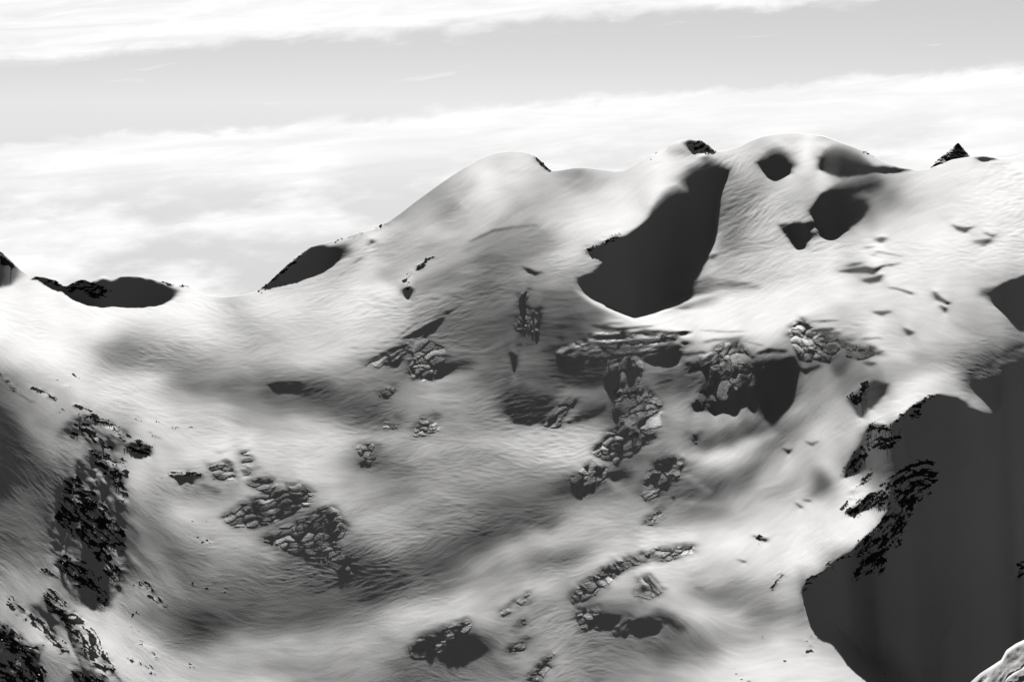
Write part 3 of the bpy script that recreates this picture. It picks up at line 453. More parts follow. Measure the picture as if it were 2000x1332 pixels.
# ---------------------------------------------------------------- where bare rock shows: (label, [(outline or line or clusters, count, px, px, grain angle)])
L_, CL = 'L', 'C'
OUT = [
 ('dark rocks capping the leftmost snow summit on the skyline', [([(-40,482),(0,491),(20,509),(36,526),(25,525),(0,518),(-40,512)],60,3,9,-35)]),
 ('thin dark rock rib descending from the left skyline summit', [((L_,3,[(64,540),(90,545),(112,552),(124,562)]),45,3,8,-15)]),
 ('snow-flecked rock face under the low dome on the left skyline', [([(125,562),(150,548),(165,547),(178,553),(200,558),(218,562),(205,576),(190,585),(178,582),(165,568),(150,562),(140,570)],105,3,8,-10)]),
 ('small dark crag at the right end of the left skyline dome', [([(318,551),(330,549),(345,547),(362,555),(355,560),(335,558)],22,4,9,-10),((L_,1,[(362,558),(382,567)]),6,2,4,-25)]),
 ('narrow dark rock edge down the left side of the shaded knob', [((L_,2.5,[(507,566),(530,548),(560,520),(590,496),(612,482)]),60,3,9,42),((L_,2,[(555,532),(575,512)]),8,2,5,42)]),
 ('small black rock poking over the snow crest left of the big dome', [([(725,446),(740,434),(756,436),(732,446)],8,6,11,20)]),
 ('flat dark rock strip on the crest above the shaded knob', [((L_,1.5,[(655,470),(672,465),(690,463)]),8,4,9,15),((L_,1,[(695,457),(705,454)]),3,2,4,15)]),
 ('short crooked line of black rocks on the slope below the big dome', [((L_,3,[(850,502),(832,510),(818,522),(812,527)]),26,3,7,35),((L_,3.5,[(800,536),(793,552),(796,572)]),30,4,9,50),((CL,4,[(803,590),(795,620),(810,596)]),6,2,4,20)]),
 ('dark rock band down the right shoulder of the big dome', [((L_,3,[(1042,304),(1055,314),(1068,326),(1075,334)]),36,4,10,-50)]),
 ('few black stones on the snow saddle beside the small knob', [((CL,4,[(1268,306),(1278,299),(1291,310),(1284,318)]),9,2,5,20)]),
 ('rock-peppered shaded right side of the small knob on the crest', [([(1345,277),(1370,277),(1385,286),(1396,297),(1375,299),(1355,292)],46,2,6,-35)]),
 ('black rock tip at the left corner of the largest shadow', [((L_,3.5,[(1147,486),(1160,482),(1180,474),(1196,466),(1208,458)]),34,4,10,30),((CL,5,[(1155,495),(1168,507)]),10,3,7,20)]),
 ('small dark rock on the right edge of the highest summit', [((L_,1.5,[(1686,294),(1696,299),(1707,307)]),9,4,8,-40)]),
 ('line of small rocks along the crest left of the pointed peak', [((L_,2,[(1819,329),(1835,321),(1848,313)]),12,3,8,35)]),
 ('scattered dark rocks high on the left flank', [((CL,6,[(95,738),(110,745),(122,750),(128,752),(141,735),(148,738),(45,716)]),34,2,7,-20)]),
 ('broken string of rocks near the left edge of the flank', [((L_,4,[(62,756),(80,765),(108,783)]),24,2,7,-30),((L_,3,[(0,728),(15,745),(35,762)]),16,2,6,-40)]),
 ('low dark rocks on the crest of the left spur', [((L_,2.5,[(143,792),(160,794),(180,806)]),18,3,8,-25),((CL,8,[(60,785),(120,800),(95,808)]),10,2,4,-25)]),
 ('upper rock outcrop of the left spur with snow between the stones', [((L_,5,[(155,810),(185,815),(212,828),(235,845),(248,852)]),90,3,9,-30),([(125,848),(160,828),(195,850),(220,878),(200,872),(168,848)],75,2,7,-30)]),
 ('long black rock band curving down the left spur', [([(180,880),(205,886),(230,906),(238,940),(247,975),(240,978),(225,950),(205,930),(190,906)],160,3,9,-55),((L_,3,[(238,895),(245,918),(250,935)]),25,3,7,-60)]),
 ('broad rocky lower face of the left spur', [([(130,942),(150,928),(175,942),(195,975),(220,1010),(240,1040),(243,1075),(225,1060),(215,1095),(235,1120),(233,1148),(218,1130),(200,1100),(180,1080),(155,1050),(125,1030),(105,1015),(120,985)],290,3,10,-40)]),
 ('rock buttress at the foot of the left spur with a ragged shadow', [([(108,1102),(125,1082),(150,1096),(185,1120),(205,1160),(211,1180),(197,1186),(185,1152),(160,1142),(140,1132),(120,1116)],170,3,9,-40),((L_,3,[(76,1112),(95,1118),(115,1128)]),22,3,7,-30)]),
 ('square dark crag standing free right of the left spur', [([(232,867),(250,863),(280,865),(296,872),(294,888),(270,882),(245,877)],55,4,10,-15)]),
 ('loose rocks strewn on the bright snow right of the spur', [((CL,5,[(285,832),(290,845),(294,850),(307,819),(335,834),(342,838),(350,836),(373,829),(388,836),(270,818)]),60,2,7,-10)]),
 ('dark rocky lip casting a jagged shadow on the left slope', [((L_,3,[(330,928),(350,922),(372,923),(390,930)]),26,3,9,5),((CL,4,[(400,933),(420,934),(305,935),(315,930)]),16,2,5,5)]),
 ('small group of five stones below the dark birds', [((CL,5,[(391,1048),(381,1060),(408,1054),(416,1050),(405,1058)]),12,4,9,0)]),
 ('trail of dark stones right of the spur foot', [((L_,4,[(268,1140),(285,1140),(298,1152),(297,1162),(310,1173),(322,1185)]),30,3,8,-35),((CL,3,[(267,1195)]),4,4,9,-30),((CL,4,[(258,1226),(262,1234)]),4,2,5,-30)]),
 ('few stones with snow caps on the dim lower left slope', [((CL,8,[(370,1138),(415,1137),(405,1150),(438,1152)]),20,2,7,-5)]),
 ('rocky crest in the bottom left corner', [([(-60,1205),(0,1222),(35,1236),(62,1264),(80,1265),(76,1290),(60,1295),(40,1285),(20,1272),(-60,1250)],150,3,9,-35)]),
 ('dark snow-streaked rocks along the bottom left edge', [([(-60,1290),(0,1300),(40,1288),(85,1302),(87,1345),(-60,1345)],170,3,9,-30)]),
 ('rocks at the bottom edge right of the corner crest', [([(140,1318),(165,1316),(190,1325),(210,1340),(160,1345)],55,3,8,-35)]),
 ('two arcs of small rocks on the bright lower left rib', [((L_,2.5,[(256,1263),(278,1256),(295,1268),(308,1285)]),34,3,7,-25),((L_,2.5,[(252,1290),(275,1294),(295,1305),(303,1317)]),34,3,7,-25),((CL,4,[(207,1295),(210,1300)]),6,4,9,-40)]),
 ('single dark oval rock on the bottom snow', [((CL,3,[(367,1297),(376,1300)]),5,6,11,-10)]),
 ('sparse dark pebbles on the lower left snow rib', [((L_,14,[(100,1165),(140,1210),(180,1260),(210,1310)]),70,1.5,4,-40),((L_,8,[(20,1175),(70,1215),(130,1270)]),40,1.5,4.5,-40)]),
 ('rock crest along the top edge of the shaded cirque', [((L_,2.5,[(1832,770),(1805,779),(1782,793),(1750,820),(1735,832)]),95,3,7,35),([(1782,795),(1800,785),(1795,810),(1778,812)],25,2,6,30)]),
 ('upper dark crag on the left rim of the cirque', [([(1690,842),(1700,829),(1735,833),(1758,842),(1755,865),(1735,876),(1700,880),(1682,872),(1668,888),(1652,916),(1648,930),(1670,921),(1692,900)],270,3,8,40)]),
 ('largest black crag jutting into the shaded cirque', [([(1735,931),(1775,912),(1813,899),(1831,915),(1825,945),(1805,965),(1780,996),(1760,990),(1742,970),(1725,952),(1715,946)],295,3,10,40)]),
 ('tapering lower part of the black cirque crag', [([(1735,1000),(1760,990),(1780,1000),(1765,1030),(1758,1060),(1745,1068),(1738,1060),(1725,1110),(1700,1118),(1670,1125),(1668,1115),(1685,1090),(1662,1083),(1690,1048),(1715,1028)],295,3,10,45)]),
 ('thin rock edge where the sunlit snow meets the cirque shade', [((L_,3.5,[(1660,1083),(1640,1089),(1622,1102),(1600,1122),(1577,1134),(1568,1152)]),100,3,8,35)]),
 ('rocky strip on the sunlit snow left of the cirque crag', [((L_,4,[(1648,992),(1665,965),(1685,940),(1700,925)]),55,2,6,45),([(1652,1000),(1675,986),(1690,972),(1722,957),(1735,970),(1735,990),(1722,998),(1705,990),(1682,1000),(1662,1008)],110,3,9,30)]),
 ('small rock cluster on bright snow left of the cirque shade', [((L_,4,[(1508,1150),(1515,1135),(1528,1124)]),26,2,7,40)]),
 ('few rocks on the bright snow below the cirque shadow edge', [((L_,3,[(1586,1242),(1580,1255)]),14,2,6,40),((L_,3,[(1590,1262),(1572,1278)]),18,2,6,40),((CL,3,[(1535,1290),(1492,1246)]),6,2,5,20)]),
 ('tiny rocks near the bottom edge in the sunlit lower right', [((CL,6,[(1432,1303),(1440,1318),(1450,1325),(1465,1330)]),22,2,5,20),((CL,4,[(1715,1320),(1728,1314)]),12,2,5,35)]),
 ('dark crag with a pointed shadow above the cirque rim', [([(1658,780),(1680,758),(1690,746),(1702,748),(1692,766),(1690,782),(1672,789)],40,4,10,40)]),
 ('dark rock at the right edge inside the cirque', [([(1990,1100),(2010,1095),(2012,1138),(1988,1132)],30,3,8,20)]),
 ('lone angular dark rock on the bright lower right snow', [((CL,3,[(1482,1050),(1490,1054)]),5,6,14,-35),((CL,2,[(1480,1060)]),2,3,5,-35)]),
]
def rock_survey():
    """share of bare rock and its ground plan"""
    M = np.zeros((NY, NX))
    for k, (lab, regs) in enumerate(OUT):
        for reg, n, s0, s1, ang in regs:
            if reg[0] == 'L': stroke(M, reg[2], 1., reg[1] * 1.3, 5., .9)
            elif reg[0] == 'C':
                for p in reg[2]: stroke(M, [p, (p[0] + 3, p[1] + 1)], 1., reg[1] * .5, 4., .62)
            else:
                sl, m = sdf_mask(wob([(p[0], p[1], 6.) for p in reg], 3., 70 + k, 9.), 3.); M[sl] = np.maximum(M[sl], m)
    v = grain(rocky=True)
    thr = 2.2 - 2.4 * M
    rock = np.clip((v - thr) / .25 + .5, 0, 1) * (M > .03)
    return M, rock
RIDGE = [(-200,470),(-80,465),(-20,478),(0,490),(20,508),(38,527),(60,540),(85,541),(110,548),(122,558),(130,559),(150,548),(160,544),(178,552),(195,540),(207,539),(217,546),(235,540),(262,539),(290,544),(320,550),(345,558),(365,558),(385,569),(410,578),(440,580),(470,577),(500,569),(520,556),(560,518),(605,483),(640,473),(660,468),(700,455),(740,444),(760,432),(785,415),(810,395),(850,366),(880,345),(910,325),(940,308),(970,298),(1000,295),(1025,297),(1045,305),(1060,318),(1075,334),(1095,333),(1120,328),(1150,328),(1180,332),(1200,335),(1220,333),(1245,318),(1270,303),(1290,296),(1300,292),(1310,282),(1325,275),(1345,272),(1370,275),(1385,284),(1396,296),(1420,293),(1445,286),(1465,276),(1490,267),(1520,261),(1550,259),(1580,262),(1610,266),(1640,277),(1670,288),(1700,301),(1730,319),(1760,328),(1790,332),(1815,330),(1835,322),(1860,312),(1890,307),(1920,305),(1950,310),(1975,308),(2000,300),(2100,290),(2200,300)]
_r = np.array(RIDGE, float)
RVG = blur(np.interp(GX, _r[:, 0], _r[:, 1])[None], 1.2, 0)[0]
CI = np.arange(20, NX - 20); CU = GX[CI]; NC = len(CU); NR = 609   # columns kept in the mesh
RV = RVG[CI]; VB = 1430.0
SR = np.linspace(0, 1, NR)
VV = RV[None] + (VB - RV[None]) * SR[:, None]          # (NR, NC) rows of the mesh
UU = np.broadcast_to(CU[None], VV.shape)

def sample(A, u, v):
    x = np.clip((u - U0) / STEP, 0, NX - 1.001); y = np.clip((v - V0) / STEP, 0, NY - 1.001)
    i = x.astype(int); j = y.astype(int); a = x - i; b = y - j
    return (A[j, i] * (1 - a) + A[j, i + 1] * a) * (1 - b) + (A[j + 1, i] * (1 - a) + A[j + 1, i + 1] * a) * b

FLATL, AMB, CFLAT = 1.3, .040, math.sin(SUN_EL)
def tone_to_cos(T):
    L = (np.clip(T, 0, 255) / 255.) ** 2.2
    c = (L - AMB) * CFLAT / (FLATL - AMB)
    return np.where(c < 0, c * 2.6, c) + np.minimum(T, 0) / 100. * .26
def cos_to_slope(c, zx2=0.):
    """slope towards the sun that gives the cosine c, lateral slope given"""
    p = np.full_like(c, .4)
    se, ce = math.sin(SUN_EL), math.cos(SUN_EL)
    for _ in range(8):
        p = (se - c * np.sqrt(1 + zx2 + p * p)) / ce
    return p

# rounded shoulders that hide a piece of the ground behind them: (x, y, hidden depth as a share of the distance)
SHOULDERS = [
 [(1120,560,0),(1160,586,.002),(1240,621,.004),(1340,585,.003),(1430,560,.0)],
]
def jumps():
    J = np.zeros((NY, NX))
    for l in SHOULDERS:
        l = np.array(l, float); i = np.where((GX > l[0, 0]) & (GX < l[-1, 0]))[0]
        yy = np.interp(GX[i], l[:, 0], l[:, 1]); mm = np.interp(GX[i], l[:, 0], l[:, 2])
        J[:, i] += mm[None] / (1 + np.exp(np.clip((GY[:, None] - yy[None] - 4) / 2.2, -40, 40)))
    return J
JUMP = jumps()
def solve(T, mu=0.12, cut=None, levels=(16, 8, 4, 2, 1), its=(120, 100, 90, 80, 70), zx2=None, q0=None, side=None):
    P = cos_to_slope(tone_to_cos(T), 0. if zx2 is None else zx2)
    Xr, Tr = ray(PX, PY)
    PE = P if side is None else P + side * Xr       # slope along the line of sight: sideways tilt counts away from the middle
    W0 = np.where(PY < RVG[None] - 3, .004, 1.)
    q = q0
    for lev, it in zip(levels, its):
        ci = np.unique(np.clip(np.round(np.linspace(0, NX - 1, (NX - 1) // lev + 1)).astype(int), 0, NX - 1))
        ri = np.unique(np.clip(np.round(np.linspace(0, NY - 1, (NY - 1) // lev + 1)).astype(int), 0, NY - 1))
        Pl = (blur(P, lev / 2.2, lev / 2.2) if lev > 1 else P)[np.ix_(ri, ci)]
        Pe = (blur(PE, lev / 2.2, lev / 2.2) if lev > 1 else PE)[np.ix_(ri, ci)]
        t = Tr[np.ix_(ri, ci)]
        dt = t[:-1] - t[1:]
        pm = .5 * (Pl[:-1] + Pl[1:]); tm = .5 * (t[:-1] + t[1:])
        a = np.maximum(.5 * (Pe[:-1] + Pe[1:]) - tm, .055)
        G = dt / a
        if JUMP is not None: G = G + JUMP[np.ix_(ri, ci)][:-1] - JUMP[np.ix_(ri, ci)][1:]
        w = (np.maximum(a, .32) ** 2 / (2 / FPX)) ** 2 / lev       # slope error -> weight
        w = w / 800. ** 2 * (1 + 12 * (pm > math.tan(SUN_EL) * .97))
        wv = W0[np.ix_(ri, ci)]; w = w * np.minimum(wv[:-1], wv[1:])
        du = lev * 2.0
        lam = mu * 14.0 / (lev * lev * lev)                  # lateral bending
        anc = np.zeros_like(t); anc[-1] = np.where(GX[ci] < 1740, .02, 1e-5)
        y_ref = np.log(np.interp(GX[ci], [-200, 0, 150, 1180, 1420, 1700, 1755, 1800, 2200], [2700, 2720, 2750, 2750, 2640, 2620, 2650, 2800, 2850]))
        rhs = np.zeros_like(t)
        wg = w * G; rhs[:-1] += wg; rhs[1:] -= wg; rhs[-1] += anc[-1] * y_ref
        ct = 1. if cut is None else (blur(cut, lev / 2.2, 0) if lev > 1 else cut)[np.ix_(ri, ci)][:, 1:-1]
        lam = lam * ct
        def A(x):
            o = anc * x
            d = w * (x[:-1] - x[1:]); o[:-1] += d; o[1:] -= d
            d = (x[:, :-2] - 2 * x[:, 1:-1] + x[:, 2:]) * lam
            o[:, :-2] += d; o[:, 1:-1] -= 2 * d; o[:, 2:] += d
            return o
        dg = anc.copy(); dg[:-1] += w; dg[1:] += w
        dg[:, :-2] += lam; dg[:, 1:-1] += 4 * lam; dg[:, 2:] += lam
        if q is None:
            x = np.zeros_like(t); x[-1] = np.log(2750.)
            gm = blur(G, 10, 3)
            x[:-1] = x[-1] + np.cumsum(gm[::-1], 0)[::-1]
        else:   # bring the coarser answer over
            if q.shape != t.shape:
                yi = np.linspace(0, q.shape[0] - 1.0001, t.shape[0]); xi = np.linspace(0, q.shape[1] - 1.0001, t.shape[1])
                j = yi.astype(int); b = (yi - j)[:, None]; i = xi.astype(int); c_ = (xi - i)[None]
                q = q[j] * (1 - b) + q[j + 1] * b; q = q[:, i] * (1 - c_) + q[:, i + 1] * c_
                q = blur(q, 1.5, 1.5)
            x = q.copy()
        # conjugate gradients, preconditioned by an exact solve of every column
        nr = dg.shape[0]; den = np.empty_like(dg); l_ = np.empty_like(w); den[0] = dg[0]
        for k in range(1, nr):
            l_[k - 1] = -w[k - 1] / den[k - 1]; den[k] = dg[k] + l_[k - 1] * w[k - 1]
        def pre(r):
            z = r.copy()
            for k in range(1, nr): z[k] -= l_[k - 1] * z[k - 1]
            z /= den
            for k in range(nr - 2, -1, -1): z[k] -= l_[k] * z[k + 1]
            return z
        r = rhs - A(x); z = pre(r); p_ = z.copy(); rz = (r * z).sum()
        for k in range(it):
            Ap = A(p_); al = rz / (p_ * Ap).sum(); x += al * p_; r -= al * Ap
            z = pre(r); rn = (r * z).sum(); p_ = z + (rn / rz) * p_; rz = rn
        q = x
    return q, P

def points(q):
    """depth field -> world positions of the mesh rows"""
    y = (VV - V0) / STEP; j = np.clip(y.astype(int), 1, NY - 3); f = y - j; c = np.broadcast_to(CI[None], j.shape)
    a, b, d, e = q[j - 1, c], q[j, c], q[j + 1, c], q[j + 2, c]
    qq = b + .5 * f * (d - a + f * (2 * a - 5 * b + 4 * d - e + f * (3 * (b - d) + e - a)))
    Xr, Tr = ray(UU, VV); y = np.exp(qq)
    return np.stack([Xr * y, y, CAM_Z + Tr * y], -1)
def gpoints(q):
    Xr, Tr = ray(PX, PY); y = np.exp(q)
    return np.stack([Xr * y, y, CAM_Z + Tr * y], -1)
def normals(Pt):
    a = np.gradient(Pt, axis=1); b = np.gradient(Pt, axis=0); n = np.cross(a, b); n /= np.linalg.norm(n, axis=-1, keepdims=True) + 1e-12
    return n * np.sign(n[..., 2:3])
# ---------------------------------------------------------------- materials
def mat(name):
    m = bpy.data.materials.new(name); m.use_nodes = True; n = NT(m.node_tree)
    return m, n, n.n['Principled BSDF']
def grey(n, val):
    c = n.node('ShaderNodeCombineColor')
    for i in range(3): n.put(c.inputs[i], val)
    return c.outputs[0]
snow, n, b = mat('snow')
tc = n.node('ShaderNodeTexCoord').outputs['Object']
ra = n.node('ShaderNodeAttribute', attribute_name='bare_rock').outputs['Fac']
ra = n.sstep(n.m('ADD', ra, n.m('MULTIPLY', n.m('SUBTRACT', n.noise(tc, .7, 4., .65), .5), .7)), .36, .68)
n.l.new(grey(n, n.mix(ra, n.mix(n.noise(tc, .02, 5.), .80, .90), n.mix(n.noise(tc, .4, 5., .65), .008, .085))), b.inputs['Base Color'])
b.inputs['Roughness'].default_value = .75; b.inputs['Specular IOR Level'].default_value = 0.
bm_ = n.node('ShaderNodeBump'); bm_.inputs['Strength'].default_value = .4; bm_.inputs['Distance'].default_value = .4
n.l.new(n.noise(tc, .8, 5., .65), bm_.inputs['Height']); n.l.new(bm_.outputs[0], b.inputs['Normal'])

def up_z(n):
    g = n.node('ShaderNodeNewGeometry'); x = n.node('ShaderNodeSeparateXYZ'); n.l.new(g.outputs['Normal'], x.inputs[0]); return x.outputs[2], g.outputs['Position']
rock, n, b = mat('rock')        # dark gneiss with snow caught on its ledges
z, pos = up_z(n)
cap = n.sstep(n.m('ADD', z, n.m('MULTIPLY', n.m('SUBTRACT', n.noise(pos, .6, 4., .6), .5), .9)), .70, .80)
n.l.new(grey(n, n.mix(cap, n.mix(n.noise(pos, .35, 6., .65), .010, .085), .84)), b.inputs['Base Color'])
b.inputs['Roughness'].default_value = .85; b.inputs['Specular IOR Level'].default_value = .1
bu = n.node('ShaderNodeBump'); bu.inputs['Strength'].default_value = .8; bu.inputs['Distance'].default_value = .5
n.l.new(n.noise(pos, .9, 6., .65), bu.inputs['Height']); n.l.new(bu.outputs[0], b.inputs['Normal'])
ice, n, b = mat('glacier_ice')  # layered old ice, fresh snow lying on the flat tops
z, pos = up_z(n)
px_ = n.node('ShaderNodeSeparateXYZ'); n.l.new(pos, px_.inputs[0])
lay = n.noise(n.xyz(n.m('MULTIPLY', px_.outputs[0], .05), n.m('MULTIPLY', px_.outputs[1], .05), px_.outputs[2]), .8, 4., .6)
cap = n.sstep(n.m('ADD', z, n.m('MULTIPLY', n.m('SUBTRACT', n.noise(pos, .3, 3.), .5), .4)), .35, .60)
n.l.new(grey(n, n.mix(cap, n.mix(lay, .42, .74), .85)), b.inputs['Base Color'])
b.inputs['Roughness'].default_value = .6; b.inputs['Specular IOR Level'].default_value = .15
bu = n.node('ShaderNodeBump'); bu.inputs['Strength'].default_value = .6; bu.inputs['Distance'].default_value = .6
n.l.new(n.noise(pos, .5, 5., .6), bu.inputs['Height']); n.l.new(bu.outputs[0], b.inputs['Normal'])
# ---------------------------------------------------------------- the glacier slope
T0 = survey(); ROCKM, ROCKS_ = rock_survey()
T0 = np.clip(T0 + ROCKM * 30 * fbm(31, .9, 3) * np.clip((T0 - 30) / 60, .35, 1), -110, 252)
# the cliff edge round the shaded cirque is a true break: no smoothing across it
_s, _m = sdf_mask([(x, y, 3) for x, y, *_ in next(s_ for s_ in SHADE if len(s_) > 50)]); _c = np.zeros((NY, NX)); _c[_s] = _m
_e = np.zeros((NY, NX)); _e[:, 1:-1] = np.abs(_c[:, 2:] - _c[:, :-2]) > .05
_e[(PY < 830) & (PX > 1830)] *= .0
_s, _m = sdf_mask([(x, y, 3) for x, y, *_ in SHADE[0]]); _c[:] = 0; _c[_s] = _m
_e[:, 1:-1] = np.maximum(_e[:, 1:-1], (np.abs(_c[:, 2:] - _c[:, :-2]) > .05) & (PX[:, 1:-1] > 1370)) * 1.
CUT = 1. - .985 * np.clip(_e, 0, 1)
for pts_, *_r2 in FRACT:      # broken ice has no smooth skin
    _s, _m = sdf_mask([(x, y, 4) for x, y in pts_]); CUT[_s] *= 1 - .8 * _m
q, _P = solve(T0, cut=CUT)
SIDE = np.zeros_like(q)
def tilt(q):
    global SIDE, zx
    n_ = normals(gpoints(q)); zs = -n_[..., 0] / n_[..., 2]
    zx = np.clip(zs, -.8, .8); SIDE = .35 * SIDE + .65 * blur(np.clip(zs, -2, 2), 5, 5)
for _k in range(2):
    tilt(q); q, _P = solve(T0, cut=CUT, zx2=blur(zx ** 2, 3, 3), q0=q, levels=(4, 2, 1), its=(40, 30, 30), side=SIDE)
def lit_tone(q):
    n = normals(gpoints(q)); c = n[..., 1] * math.cos(SUN_EL) + n[..., 2] * math.sin(SUN_EL)
    return 255 * np.clip(np.clip(c, 0, 1) / CFLAT * (FLATL - AMB) + AMB, 0, 1) ** (1 / 2.2)
T1 = T0
for _k in range(1):      # levelling: correct the survey where sideways tilt changed the light
    E = np.where((PY > RVG[None] + 4) & (T0 > 62), np.clip(T0 - lit_tone(q), -15, 20), 0)
    T1 = np.clip(T1 + .6 * blur(E, 6, 6), -110, 252)
    T1 = np.where(T0 <= 56, T0, T1); tilt(q)
    q, _P = solve(T1, cut=CUT, zx2=blur(zx ** 2, 3, 3), q0=q, levels=(4, 2, 1), its=(40, 30, 40), side=SIDE)
PT = points(q)
fine, mid = grain()
dyl = np.clip(np.abs(np.gradient(blur(PT[..., 1], 2, 2), axis=0)), .5, 5.)
PT[..., 2] += dyl * (.032 * sample(fine, UU, VV) + .010 * sample(mid, UU, VV) + .15 * sample(ROCKS_ * np.clip(fbm(33, 1., 2) * .5 + .6, 0, 1), UU, VV)) * np.clip(SR * 40, 0, 1)[:, None]
_s, _m = sdf_mask([(x, y, 14) for x, y, *_ in next(s_ for s_ in SHADE if len(s_) > 50)], -10.); _c[:] = 0; _c[_s] = _m
PT[..., 2] += sample(_c * (fbm(91, 6., 3) * .38 + fbm(92, 18., 2) * 1.1), UU, VV)      # drifts and ribs on the shaded wall
def grid_mesh(name, P, m):
    r, c = P.shape[:2]; idx = np.arange(r * c).reshape(r, c)
    f = np.stack([idx[:-1, :-1], idx[1:, :-1], idx[1:, 1:], idx[:-1, 1:]], -1).reshape(-1, 4)
    me = bpy.data.meshes.new(name); me.vertices.add(r * c); me.vertices.foreach_set('co', P.reshape(-1).astype(f32))
    me.loops.add(f.size); me.loops.foreach_set('vertex_index', f.reshape(-1).astype(np.int32))
    me.polygons.add(len(f)); me.polygons.foreach_set('loop_start', np.arange(0, f.size, 4, dtype=np.int32))
    me.update(calc_edges=True); me.polygons.foreach_set('use_smooth', np.ones(len(f), bool)); me.materials.append(m)
    o = bpy.data.objects.new(name, me); C.objects.link(o); return o
# the hidden far side of the crest falls away from the sun
back = []
y = PT[0].copy(); dy = 1.5; sl = ray(CU, RV)[1] - .02
for k in range(26):
    y = y + np.stack([0 * sl, 0 * sl + dy, dy * sl], -1); back.append(y.copy()); dy *= 1.22; sl = sl - .035
full = np.concatenate([np.array(back[::-1]), PT], 0)
g = grid_mesh('glacier', full, snow)
at_ = g.data.attributes.new('bare_rock', 'FLOAT', 'POINT')
at_.data.foreach_set('value', np.concatenate([np.zeros((len(back), NC)), sample(ROCKS_, UU, VV)], 0).reshape(-1).astype(f32))
g['kind'] = 'structure'; g['label'] = 'broad snow-covered glacier slope rising to the crest'; g['category'] = 'glacier'
# ---------------------------------------------------------------- things standing on the slope
def where(u, v):
    """world point of the snow surface seen at pixel (u, v)"""
    x = min(max((u - U0) / STEP, 0), NX - 1.001); y = min(max((v - V0) / STEP, 0), NY - 1.001)
    i, j = int(x), int(y); a, b = x - i, y - j
    d = math.exp((q[j, i] * (1 - a) + q[j, i + 1] * a) * (1 - b) + (q[j + 1, i] * (1 - a) + q[j + 1, i + 1] * a) * b)
    X, t = ray(u, v); return Vector((X * d, d, CAM_Z + t * d))
SLOPE = blur(cos_to_slope(tone_to_cos(T0)), 5, 5)
_gp = gpoints(q); NRM = normals(np.stack([blur(_gp[..., i_], 4, 4) for i_ in range(3)], -1))
def normal_at(u, v):
    return Vector(NRM[int(min(max((v - V0) / STEP, 0), NY - 1)), int(min(max((u - U0) / STEP, 0), NX - 1))])
def slope_at(u, v):
    return float(SLOPE[int(min(max((v - V0) / STEP, 0), NY - 1)), int(min(max((u - U0) / STEP, 0), NX - 1))])
def hull(name, pts, m):
    bm = bmesh.new()
    for p in pts: bm.verts.new(p)
    r = bmesh.ops.convex_hull(bm, input=bm.verts)
    bmesh.ops.delete(bm, geom=list({g_ for g_ in r['geom_interior'] + r['geom_unused'] if isinstance(g_, bmesh.types.BMVert)}), context='VERTS')
    me = bpy.data.meshes.new(name); bm.to_mesh(me); bm.free(); me.materials.append(m); return me
rnd = random.Random(11)
def rock_mesh(k):
    r = random.Random(100 + k); pts = []
    for _ in range(r.choice((8, 9, 11))):
        v = Vector((r.gauss(0, 1), r.gauss(0, 1), r.gauss(0, 1))).normalized() * r.uniform(.55, 1.)
        pts.append((v.x * .62, v.y * .5, v.z * .5 + max(0, v.x) * .15))
    return hull('rock', pts, rock)
def block_mesh(k):
    r = random.Random(300 + k); n = r.choice((5, 6, 7)); pts = []; tilt = r.uniform(-.25, .35); tz = r.uniform(-.2, .2)
    for i in range(n):
        a = 2 * math.pi * (i + r.uniform(-.3, .3)) / n; rr = r.uniform(.42, .6)
        x, y = math.cos(a) * rr, math.sin(a) * rr * .85
        pts.append((x * 1.06, y * 1.06, -.55)); pts.append((x, y, .12 + r.uniform(-.08, .08)))
        s = r.uniform(.55, .85); pts.append((x * s, y * s, .42 + tz * x - tilt * y + r.uniform(-.05, .05)))
    return hull('ice_block', pts, ice)
def fin_mesh(k):
    r = random.Random(500 + k); pts = []
    for s in (-1, 1):
        for i in range(4):
            x = -.6 + .4 * i + r.uniform(-.1, .1); h = (.22, .48, .4, .12)[i] * r.uniform(.8, 1.25)
            pts.append((x, s * r.uniform(.1, .2), -.5)); pts.append((x, s * r.uniform(.02, .07), h))
            pts.append((x, s * r.uniform(.09, .16), h * .4))
    return hull('ice_fin', pts, ice)
ROCKS = [rock_mesh(k) for k in range(14)]; BLOCKS = [block_mesh(k) for k in range(14)]; FINS = [fin_mesh(k) for k in range(10)]

def inside(pts, x, y):
    c = False
    for a, b in zip(pts, pts[1:] + pts[:1]):
        if (a[1] > y) != (b[1] > y) and x < a[0] + (y - a[1]) * (b[0] - a[0]) / (b[1] - a[1]): c = not c
    return c
def spread(region, n, r):
    if region[0] == 'L':       # along a line: ('L', half width, points)
        w, pts = region[1], region[2]; seg = [math.hypot(b[0] - a[0], b[1] - a[1]) for a, b in zip(pts, pts[1:])]; tot = sum(seg)
        for _ in range(n):
            d = r.random() * tot; i = 0
            while d > seg[i] and i < len(seg) - 1: d -= seg[i]; i += 1
            k = d / seg[i]; a, b = pts[i], pts[i + 1]
            yield a[0] + k * (b[0] - a[0]) + r.gauss(0, w * .5), a[1] + k * (b[1] - a[1]) + r.gauss(0, w * .5)
    elif region[0] == 'C':     # clusters: ('C', spread, points)
        for _ in range(n):
            a = r.choice(region[2]); yield a[0] + r.gauss(0, region[1]), a[1] + r.gauss(0, region[1] * .5)
    else:
        xs = [p[0] for p in region]; ys = [p[1] for p in region]
        while n:
            x, y = r.uniform(min(xs), max(xs)), r.uniform(min(ys), max(ys))
            if inside(region, x, y): n -= 1; yield x, y
SHARE = {}
